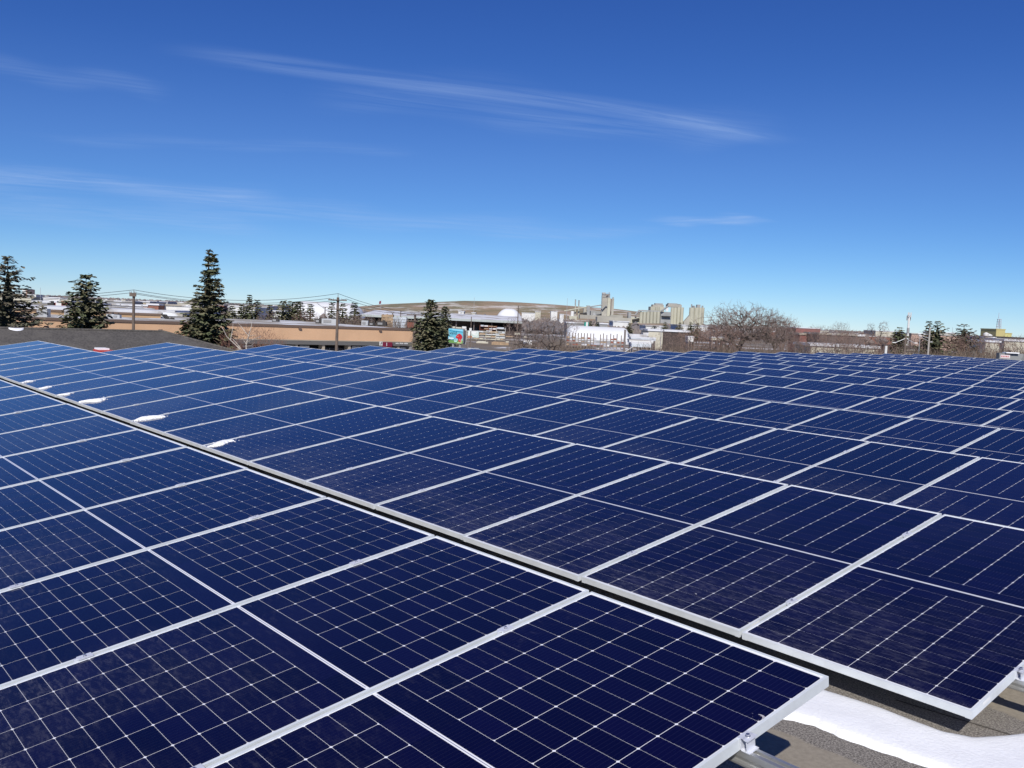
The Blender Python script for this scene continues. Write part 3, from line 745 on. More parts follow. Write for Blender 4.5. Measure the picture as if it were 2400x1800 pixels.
# street-lamp arm that rises beside the brown pole at the middle
b0 = gz_at(1455, 118); t = thing('street_lamp', b0, 'slanting white street lamp arm beside the brown wooden pole', 'street lamp')
mb = MB(); mb.tube(pt(1466, 824, 119), pt(1497, 804, 119), .05, .04, 6); mb.build('arm', M_GALV, t)
mb = MB(); mb.tube(b0, pt(1466, 824, 119), .06, .05, 6); mb.build('post', M_GALV, t)
def wire(a, b, sag, label, r=.018):
    t_ = MB(); n = 14; P_ = []
    for i in range(n+1):
        u = i/n; p = a*(1-u)+b*u; p = p-np.array((0, 0, sag*4*u*(1-u))); P_.append(p)
    for i in range(n): t_.tube(P_[i], P_[i+1], r, r, 4)
    return setp(t_.build('overhead_wire', M_WIRE), label, 'wire', 'overhead wires between the power poles')
def top(P_, off, dz_): return P_[0]+(0, 0, P_[1]-GZ)+RH*off+np.array((0, 0, dz_))
wl = pt(-250, 699, 70); wl2 = pt(-250, 705, 70)
wire(wl, top(P1, 0, .45), .35, 'topmost wire reaching the left power pole from the left edge')
wire(wl2, top(P1, -.2, .2), .35, 'lower wire reaching the left power pole from the left edge')
wire(top(P1, 0, .45), top(P2, 0, .35), .75, 'topmost wire between the left and the middle power pole')
wire(top(P1, .2, .2), top(P2, -.8, -.12), .65, 'second wire between the left and the middle power pole')
wire(top(P1, .2, .1), top(P2, .8, -.12), .70, 'lowest wire between the left and the middle power pole')
wire(top(P2, 0, .35), top(P3, 0, .1), .25, 'topmost wire from the middle power pole down to the right')
wire(top(P2, -.8, -.12), top(P3, -.8, .05), .35, 'second wire from the middle power pole down to the right')
wire(top(P2, .8, -.12), top(P3, .8, .05), .35, 'lowest wire from the middle power pole down to the right')

# ------------------------------------------------------------------ trees
def spruce(px, yt, D, halfpx, ybase, label, seed, dense=1., m=None, name='spruce_tree', twin=None, irregular=.18, cones=False, droop=.25, lean=0., core=True, group='spruce trees', p_exp=.8, thin=1.):
    m = m or M_NEED
    r = random.Random(seed); b0 = gz_at(px, D); H = zat(px, yt, D)-GZ
    zb = zat(px, ybase, D)-GZ; R = halfpx*D/FPX          # radius R reached at height zb (crown as wide below)
    t = thing(name, b0, label, 'spruce tree', group)
    mb = MB(); mb.tube(b0, b0+(0, 0, H*.97), H*.017+.05, .02, 7); 
    tw = None
    if twin: tw = (RH*twin[0]*D/FPX, twin[1]*D/FPX)      # second leader: sideways offset and how much lower
    cr = MB(); cn = MB()
    SPR = 1.0 if D < 100 else 1.7
    span = H-max(zb, .5); nw = int((H-max(.4, zb*.35))/(.23 if D < 100 else .34)*dense**.5)
    def spray(c, d, L_, w, mbx):
        # a flat tuft of needles: two crossed thin blades
        up = np.array((0, 0, 1.)); s_ = np.cross(d, up); s_ /= (np.linalg.norm(s_)+1e-6)
        roll = r.uniform(-.6, .6); s_ = s_*math.cos(roll)+up*math.sin(roll)
        e = c+d*L_
        mbx.add([c-s_*w*.35, c+s_*w*.35, e+s_*w*.5, e+d*L_*.25, e-s_*w*.5], [(0, 1, 2, 3, 4)])
    top_h = H
    for wi in range(nw):
        z = max(.4, zb*.35)+(H-max(.4, zb*.35))*wi/nw + r.uniform(-.06, .06)
        f = (H-z)/span                                   # 0 top, 1 at zb
        rad = R*min(1.08, f**p_exp) if f < 1 else R*(1.05-.10*(f-1))
        rad = max(rad, .10)
        nb = max(4, int((5+4*min(1, f))*thin))
        a0 = r.uniform(0, 6.28)
        for bi in range(nb):
            an = a0+6.283*bi/nb+r.uniform(-.35, .35)
            ln = rad*r.uniform(1-irregular*1.6, 1+irregular)
            d = np.array((math.cos(an), math.sin(an), 0.))
            o = b0+(0, 0, z)
            if tw is not None and z > H*.62 and r.random() < .45:
                zz = z-tw[1]*(z/H)
                o = b0+tw[0]*min(1, (z/H-.55)/.2)+(0, 0, zz); ln *= .75
            elif tw is not None and z > H*.8: ln *= .8
            dr = droop*(.4+.9*min(1, f))
            prev = o; nseg_ = max(2, int(ln/.28))
            for s_ in range(nseg_):
                u = (s_+1)/nseg_
                p = o+d*ln*u+np.array((0, 0, ln*(-dr*u+dr*.95*u*u*1.15 + (.35*(1-f) if f < .4 else 0)*u)))
                if D < 130 and u < .95: mb.tube(prev, p, .02*(1-u)+.006, .02*(1-u)+.004, 3)
                k_ = int((3 if D < 100 else 2)*dense+.5)
                for _ in range(k_):
                    if u < .22 and r.random() < .5: continue
                    c = prev+(p-prev)*r.random()+np.array([r.uniform(-.05, .05) for _ in range(3)])
                    side = r.choice((-1, 1)); a2 = an+side*r.uniform(.2, 1.1)
                    dd = np.array((math.cos(a2), math.sin(a2), r.uniform(-.55, .15))); dd /= np.linalg.norm(dd)
                    spray(c, dd, SPR*r.uniform(.17, .40)*(.6+.5*min(1, f)), SPR*r.uniform(.11, .24), cr)
                prev = p
            if cones and z > H*.70 and r.random() < .9:
                for _ in range(3):
                    c = o+d*ln*r.uniform(.3, 1)+np.array((0, 0, r.uniform(-.18, .02))); cn.tube(c, c-(0, 0, .13), .028, .012, 4)
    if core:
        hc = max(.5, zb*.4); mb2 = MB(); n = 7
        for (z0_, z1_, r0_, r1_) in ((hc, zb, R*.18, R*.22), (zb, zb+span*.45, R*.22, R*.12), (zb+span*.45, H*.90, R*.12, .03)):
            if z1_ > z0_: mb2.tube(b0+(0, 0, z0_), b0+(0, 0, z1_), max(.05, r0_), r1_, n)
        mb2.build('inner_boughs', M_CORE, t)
    mb.build('trunk', M_BARK, t); cr.build('crown', m, t)
    if cones: setp(cn.build('cones', M_CONE, t), kind='stuff')
    return t
spruce(18, 597, 62, 88, 765, 'sparse tall spruce at the left edge behind the dark shingled roof', 11, dense=1.3, m=M_NEEDP, droop=.12, irregular=.25, thin=.85, p_exp=.72)
spruce(201, 641, 62, 52, 745, 'shorter dark spruce with a blunt top behind the dark shingled roof', 12, dense=1.5, irregular=.28, p_exp=.55)
spruce(487, 583, 68, 56, 765, 'tallest spruce with a twin top and brown cones left of centre', 13, dense=1.9, twin=(12, 9), cones=True, irregular=.2, p_exp=1.0)
spruce(1009, 699, 82, 38, 775, 'dark spruce before the lumber shed, left of the pair', 14, dense=1.7, irregular=.15, p_exp=.75)
spruce(1043, 716, 88, 27, 790, 'thinner spruce leaning against the pair before the lumber shed', 15, dense=1.3, irregular=.2, p_exp=.7)
for i, (px, yt, hw, lb) in enumerate(((544, 714, 9, 'small spruce just right of the tall twin-topped one'), (566, 711, 12, 'small dark spruce left of the spindly one'), (584, 688, 7, 'spindly thin-topped spruce behind the strip mall'),
        (576, 716, 16, 'round low spruce behind the spindly one'), (602, 700, 15, 'brown-topped spruce right of the spindly one'), (632, 711, 13, 'small spruce with the pale shrub before it'),
        (663, 701, 20, 'leftmost of the spruce clump before the white domed hall'), (679, 702, 15, 'second of the spruce clump before the white domed hall'),
        (690, 704, 15, 'third of the spruce clump before the white domed hall'), (697, 703, 10, 'fourth of the spruce clump before the white domed hall'),
        (704, 704, 15, 'rightmost of the spruce clump before the white domed hall'), (727, 709, 12, 'lone small spruce standing clear of the clump'),
        (777, 705, 12, 'spruce just left of the middle power pole'), (803, 709, 14, 'spruce just right of the middle power pole'), (831, 706, 16, 'last spruce of the row at the right end of the hall'))):
    spruce(px, yt, 150+3*(i % 3), hw, 750, lb, 40+i, dense=1.1, name='small_spruce', core=True, group='small spruces behind the strip mall', irregular=.2)
spruce(2181, 750, 150, 22, 800, 'left and darker of two close spruces at the right', 61, m=M_NEED, dense=1.0, irregular=.3, droop=.45, thin=.7)
spruce(2200, 749, 150, 40, 812, 'right-hand taller one of two close spruces, with drooping tiers', 62, m=M_NEED, dense=1.0, irregular=.25, droop=.55, thin=.7)
spruce(2262, 757, 170, 34, 790, 'lone spruce with drooping tiers near the right edge', 63, m=M_NEEDP, dense=1.0, irregular=.2, droop=.5, thin=.75)
spruce(2111, 765, 170, 17, 785, 'small dark spruce left of the brown twin lamp pole', 64, dense=1.0, group='spruce trees')
for i, (px, yt) in enumerate(((1385, 750), (1401, 753), (1476, 755), (1560, 753), (1535, 762), (1595, 754), (1620, 753), (1592, 762), (1636, 755))):
    spruce(px, yt, 330, 8, 771, 'small far spruce, %s counted from the left in front of the cement plant' % ORD[sorted([1385, 1401, 1476, 1560, 1535, 1595, 1620, 1592, 1636]).index(px)], 70+i, dense=.8, name='far_spruce', group='far spruces before the cement plant', core=True)

# bare deciduous trees: tapering limbs that fork down to fine twigs
def bare_meshes(seed, H, env, n, stems=1, r_tip=.016, split=.30, fork=.30, kink=.10):
    """targets scattered in a crown; each is reached by a kinked limb from the nearest older limb; pipe-model radii"""
    r = np.random.default_rng(seed)
    T = []
    while len(T) < n:
        p = r.uniform(-1, 1, 3)
        if env == 'elm':                              # wide dome, thinner inside
            q = np.linalg.norm(p)
            if q > 1 or q < .35 and r.random() < .7 or p[2] < -.55: continue
            an_ = math.atan2(p[1], p[0]); lump_ = .82+.13*math.sin(4*an_+seed+3*p[2])+.10*math.sin(9*an_+2*seed+7*p[2])
            T.append((p[0]*H*.78*lump_, p[1]*H*.78*lump_, H*(.62+.38*p[2]*lump_)))
        elif env == 'fan':                            # multi-stemmed fan, widening upwards
            z = r.uniform(.12, 1)**.8; w = (.18+.62*z**.8)*(1 if z < .8 else 1-(z-.8)*1.3)
            q = p[:2]*w
            if np.linalg.norm(p[:2]) > 1: continue
            T.append((q[0]*H*.8, q[1]*H*.8, H*z*(1-.10*r.random())))
        elif env == 'knot':                           # low crooked crown
            if np.linalg.norm(p) > 1: continue
            T.append((p[0]*H*.85, p[1]*H*.85, H*(.60+.40*p[2])))
        else:                                         # poplar
            z = r.uniform(.1, 1); w = .16*(1-.6*z)
            T.append((p[0]*H*w, p[1]*H*w, H*z))
    T = np.array(T)
    N = [np.zeros(3)]; par = [-1]; 
    for k in range(stems):
        a_ = 6.283*k/stems+r.uniform(-.5, .5); lean = (.42 if stems > 1 else .04)*r.uniform(.6, 1.1)
        prev = 0; m_ = 5; hh = H*fork*r.uniform(.8, 1.15)
        for i in range(1, m_+1):
            u = i/m_; N.append(np.array((math.cos(a_)*lean*hh*u, math.sin(a_)*lean*hh*u, hh*u))+r.normal(0, H*.006, 3)); par.append(prev); prev = len(N)-1
    cap = len(N)+n*7; A_ = np.zeros((cap, 3)); A_[:len(N)] = N; cnt = len(N)
    order = np.argsort(np.linalg.norm(T-np.array((0, 0, H*.25)), axis=1)+r.normal(0, H*.05, n))
    for ti in order:
        t_ = T[ti]; D_ = A_[:cnt]-t_; d2 = np.sqrt((D_**2).sum(1)); 
        pen = np.where(A_[:cnt, 2] > t_[2], .35*(A_[:cnt, 2]-t_[2])+.05*H*0, 0.)
        out = np.hypot(A_[:cnt, 0], A_[:cnt, 1])-math.hypot(t_[0], t_[1]); pen = pen+np.where(out > 0, .8*out, 0)
        j = int(np.argmin(d2+pen)); L_ = d2[j]
        m_ = max(1, min(6, int(L_/(H*.045)))); p0 = A_[j].copy(); prev = j
        for i in range(1, m_+1):
            u = i/m_; q = p0*(1-u)+t_*u+np.array((0, 0, H*.02*math.sin(math.pi*u)))
            if i < m_: q = q+r.normal(0, kink*L_/m_, 3)
            A_[cnt] = q; par.append(prev); prev = cnt; cnt += 1
    A_ = A_[:cnt]; rad = np.zeros(cnt); ch = np.zeros(cnt, int)
    for i in range(cnt-1, 0, -1):
        if rad[i] == 0: rad[i] = r_tip**2.2
        rad[par[i]] += rad[i]
    rad = rad**(1/2.2)
    tk, tg = MB(), MB()
    for i in range(1, cnt):
        p = par[i]; big = rad[i] > r_tip*2.6
        (tk if big else tg).tube(A_[p], A_[i], min(rad[p], rad[i]*1.25), rad[i], 6 if rad[i] > r_tip*6 else 4 if big else 3)
        if rad[i] <= r_tip*1.3 and i > stems*5:       # finest shoots
            for _ in range(2):
                e = A_[i]+r.normal(0, H*.022, 3)+np.array((0, 0, H*.018)); tg.tube(A_[i], e, r_tip*.8, r_tip*.4, 3)
    return tk, tg
_cache = {}
def bare(px, yt, D, widthpx, label, key, m1=M_BARK, m2=M_TWIG, name='bare_tree', rot=0., group='bare trees beyond the roof', cat='tree', **kw):
    b0 = gz_at(px, D); H = zat(px, yt, D)-GZ; Wd = widthpx*D/FPX
    k = (key, m1.name, m2.name)
    if k not in _cache:
        tk, tg = bare_meshes(key, 10., **kw); allv = np.array(tk.v+tg.v)
        hz = np.percentile(allv[:, 2], 99.6); wd = 2*np.percentile(np.hypot(allv[:, 0], allv[:, 1]), 96)
        _cache[k] = (tk.mesh('trunk', m1), tg.mesh('twigs', m2), hz, wd)
    a, b_, hz, wd = _cache[k]
    t = thing(name, b0, label, cat, group, (0, 0, rot)); t.scale = (Wd/wd, Wd/wd, H/hz)
    link('trunk', a, t); setp(link('crown', b_, t), kind=None)
    return t
ELM = dict(env='elm', n=2700, stems=4, fork=.30, r_tip=.015, kink=.07)
SHR = dict(env='fan', n=1050, stems=7, fork=.22, r_tip=.015, kink=.07)
KNT = dict(env='knot', n=800, stems=3, fork=.25, r_tip=.016, kink=.28)
bare(1748, 712, 150, 215, 'largest bare elm with a wide spreading crown right of the silos', 1, rot=.3, **ELM)
bare(1815, 735, 165, 120, 'bare tree filling the right side of the large elm', 1, rot=2.1, **ELM)
bare(1838, 742, 190, 70, 'small bare tree whose top shows right of the large elm', 2, rot=.9, m1=M_BARKR, m2=M_BARKR, **SHR)
bare(1236, 742, 130, 105, 'left-hand bare multi-stemmed tree before the lumber shed end', 3, rot=.2, **SHR)
bare(1295, 738, 132, 120, 'right-hand bare multi-stemmed tree before the lumber shed end', 3, rot=2.4, **SHR)
bare(1575, 778, 105, 120, 'low dark bare tree in front of the white stacked crates', 4, rot=1.1, **KNT)
bare(1640, 768, 125, 110, 'brown bare tree between the low dark one and the elm', 2, rot=2.8, m2=M_BARKR, **SHR)
bare(1690, 765, 130, 120, 'dense brown bare tree at the foot of the elm, left side', 2, rot=4.1, m2=M_BARKR, **SHR)
bare(1790, 790, 120, 120, 'low bare tree under the right side of the elm', 4, rot=3.3, **KNT)
bare(1870, 790, 115, 95, 'grey bare tree left of the knotted ones', 2, rot=5.2, **SHR)
bare(1942, 783, 105, 90, 'knotted dark bare tree before the beige buildings, left one', 4, rot=2.2, **KNT)
bare(1985, 775, 108, 90, 'knotted dark bare tree before the beige buildings, middle one', 4, rot=4.0, **KNT)
bare(2035, 780, 112, 110, 'knotted dark bare tree before the beige buildings, right one', 4, rot=.6, **KNT)
bare(2075, 781, 125, 60, 'reddish bare tree left of the white post', 3, rot=1.6, m1=M_BARKR, m2=M_BARKR, **SHR)
bare(1900, 775, 150, 80, 'bare tree before the dark red shed', 3, rot=2.2, m2=M_BARKR, **SHR)
bare(1965, 776, 160, 90, 'brownish bare tree before the long dull brown hall, left one', 2, rot=.4, m2=M_BARKR, **SHR)
bare(2012, 775, 165, 80, 'brownish bare tree before the long dull brown hall, right one', 3, rot=4.6, m2=M_BARKR, **SHR)
bare(2170, 785, 160, 90, 'grey bare tree behind the grey lamp pole', 2, rot=3.6, **SHR)
bare(1715, 745, 175, 80, 'bare tree at the left shoulder of the large elm', 3, rot=4.2, m2=M_BARKR, **SHR)
bare(1972, 754, 210, 40, 'small bare treetop against the sky above the dark red shed', 2, rot=1.9, **SHR)
bare(2044, 758, 230, 40, 'tall thin grey poplar, left of the sky-line pair', 5, rot=.4, env='poplar', n=420, stems=1, fork=.3, r_tip=.012, kink=.06)
bare(2072, 753, 230, 46, 'tall thin grey poplar, right of the sky-line pair', 5, rot=2.4, env='poplar', n=420, stems=1, fork=.3, r_tip=.012, kink=.06)
bare(1925, 762, 220, 60, 'thin bare crown left of the small treetop on the skyline', 3, rot=3.9, **SHR)
bare(2145, 792, 130, 90, 'dark bare tree between the brown lamp pole and the spruces', 4, rot=5.4, **KNT)
bare(2230, 790, 150, 80, 'brown bare tree between the spruces at the right', 2, rot=.2, m2=M_BARKR, **SHR)
bare(2290, 780, 150, 85, 'brown bare tree before the pale sign wall', 3, rot=4.4, m2=M_BARKR, **SHR)
bare(2345, 792, 140, 80, 'low bare tree before the yellow building', 2, rot=1.2, m2=M_BARKR, **SHR)
bare(2395, 785, 150, 90, 'bare tree cut by the right edge of the view', 3, rot=5.7, m2=M_BARKR, **SHR)
bare(628, 730, 128, 56, 'pale leafless shrub tree behind the strip mall roof', 2, rot=3.3, **SHR)
bare(765, 733, 140, 60, 'grey leafless tree left of the middle power pole', 3, rot=1.3, **SHR)
bare(715, 728, 145, 60, 'reddish leafless tree in the spruce clump', 2, rot=2.3, m2=M_BARKR, **SHR)
bare(850, 735, 150, 60, 'leafless tree at the end of the spruce row', 3, rot=.7, **SHR)
bare(815, 740, 140, 60, 'leafless tree behind the flashing of the strip mall', 2, rot=.9, **SHR)
bare(980, 775, 95, 34, 'pale bush squeezed between the strip mall and the spruce', 3, rot=2.9, **SHR)
# birch before the mall: white curved limbs
bt = thing('birch_tree', gz_at(590, 56), 'white-barked birch with forked limbs before the strip mall', 'tree')
def bl(mb, pts, r0, r1):
    r0 *= .6; r1 *= .6
    P_ = [pt(x, y, D) for x, y, D in pts]
    for i in range(len(P_)-1):
        a = r0+(r1-r0)*i/(len(P_)-1); b_ = r0+(r1-r0)*(i+1)/(len(P_)-1); mb.tube(P_[i], P_[i+1], a, b_, 6)
mb = MB(); g0 = gz_at(590, 56)
mb.tube(g0, pt(578, 822, 56), .08, .052, 7); bl(mb, [(578, 822, 56), (577, 810, 56), (580, 796, 56), (583, 787, 56), (587, 772, 56)], .085, .045); mb.build('trunk', M_BIRCH, bt)
for pts, r0, r1 in (([(566, 822, 55.5), (552, 808, 55.5), (540, 797, 55.4), (531, 788, 55.3), (525, 775, 55.2), (518, 764, 55.2)], .06, .02),
        ([(568, 822, 55.5), (556, 806, 55.6), (546, 795, 55.7), (540, 793, 55.7)], .04, .02), ([(583, 787, 56), (574, 777, 56.2), (565, 765, 56.4), (557, 756, 56.5)], .045, .02),
        ([(583, 800, 56), (591, 797, 55.8), (602, 792, 55.6), (612, 789, 55.5)], .05, .02), ([(583, 788, 56), (592, 786, 55.7), (601, 785, 55.5)], .035, .015),
        ([(577, 806, 56), (570, 797, 56.2), (567, 790, 56.2)], .04, .02), ([(540, 797, 55.4), (543, 783, 55.5), (546, 768, 55.6), (546, 758, 55.6)], .04, .015),
        ([(577, 812, 56), (590, 809, 55.6), (597, 802, 55.5)], .03, .012), ([(587, 772, 56), (590, 762, 56), (588, 750, 56)], .04, .015)):
    mb = MB(); mb.tube(g0+RH*.1, pt(*pts[0]), r0*.7, r0*.6, 5) if pts[0][1] > 815 else None
    bl(mb, pts, r0, r1); mb.build('limb', M_BIRCH, bt)
r = random.Random(4); mb = MB()
for _ in range(420):
    x = r.gauss(583, 26); y = r.uniform(765, 820); p = pt(x, y, 56+r.uniform(-1.2, 1.2))
    d = np.array([r.gauss(0, .14), r.gauss(0, .14), r.uniform(-.05, .3)]); mb.tube(p, p+d, .008, .004, 3)
mb.build('twigs', M_BARKR, bt)
bare(620, 768, 62, 52, 'red-twigged bush tree right of the white birch', 3, rot=.5, m1=M_BARKR, m2=flat('red_twigs', (.24, .12, .085)), **SHR)
bare(545, 775, 64, 60, 'red-twigged bush tree left of the white birch', 2, rot=1.5, m1=M_BARKR, m2=bpy.data.materials['red_twigs'], **SHR)
bare(655, 785, 66, 40, 'thin reddish bush before the brown end of the strip mall band', 3, rot=3.5, m1=M_BARKR, m2=bpy.data.materials['red_twigs'], **SHR)
# brush: low mass nobody could count
def brush(x0, x1, ytop, D0, D1, n, seed, m=M_BUSH):
    r = random.Random(seed); mb = MB()
    for _ in range(n):
        px = r.uniform(x0, x1); D = r.uniform(D0, D1); b0 = gz_at(px, D); h_ = max(.6, (zat(px, ytop, (D0+D1)/2)-GZ)*r.uniform(.45, 1.))
        for _ in range(3):
            d = np.array([r.gauss(0, .35), r.gauss(0, .35), 1]); p = b0+np.array([r.gauss(0, .4), r.gauss(0, .4), 0]); q_ = p+d*h_*.6
            e = q_+np.array([r.gauss(0, .5), r.gauss(0, .5), 1])*h_*.4
            mb.tube(p, q_, .05, .03, 3); mb.tube(q_, e, .035, .012, 3)
    return setp(mb.build('dry_brush', m), 'tangle of dry brown brush', 'brush', kind='stuff')
brush(1500, 1720, 808, 100, 150, 380, 1); brush(1690, 1880, 806, 100, 150, 260, 2); brush(2180, 2460, 816, 90, 150, 900, 3); brush(1200, 1420, 806, 140, 165, 250, 4)
brush(760, 960, 745, 130, 165, 700, 5); brush(1990, 2140, 808, 130, 170, 160, 6)
brush(540, 770, 745, 135, 165, 700, 8)

# ------------------------------------------------------------------ town to the left
building('long_blue_building', 46, 362, 720, 148, 14, M_BLUEGREY, M_GREYROOF, 'long pale blue-grey flat-roofed building behind the raised block of the strip mall', D1=160, zt=zat(130, 713.8, 150), roof_t=.12, over=.05)
for px, D, lb, m_, w_ in ((137, 150, 'pair of vents, white one, on the long pale blue building', M_WHITEW, .9), (143, 150, 'dark red roof box on the long pale blue building', M_REDSHED, 2.0), (118, 150, 'dark small roof box on the long pale blue building', M_CHAR, 1.0)):
    b0 = gz_at(px, D); z_ = zat(px, 719, D); t = MB(); t.obox(b0-RH*w_/2+(0, 0, z_-GZ-.2), RH*w_, VH*1.2, (0, 0, .85)); t.tube(b0+VH*.6+(0, 0, z_-GZ+.64), b0+VH*.6+(0, 0, z_-GZ+.95), .25, .25, 8, caps=True)
    setp(t.build('roof_box', m_), lb, 'roof box')
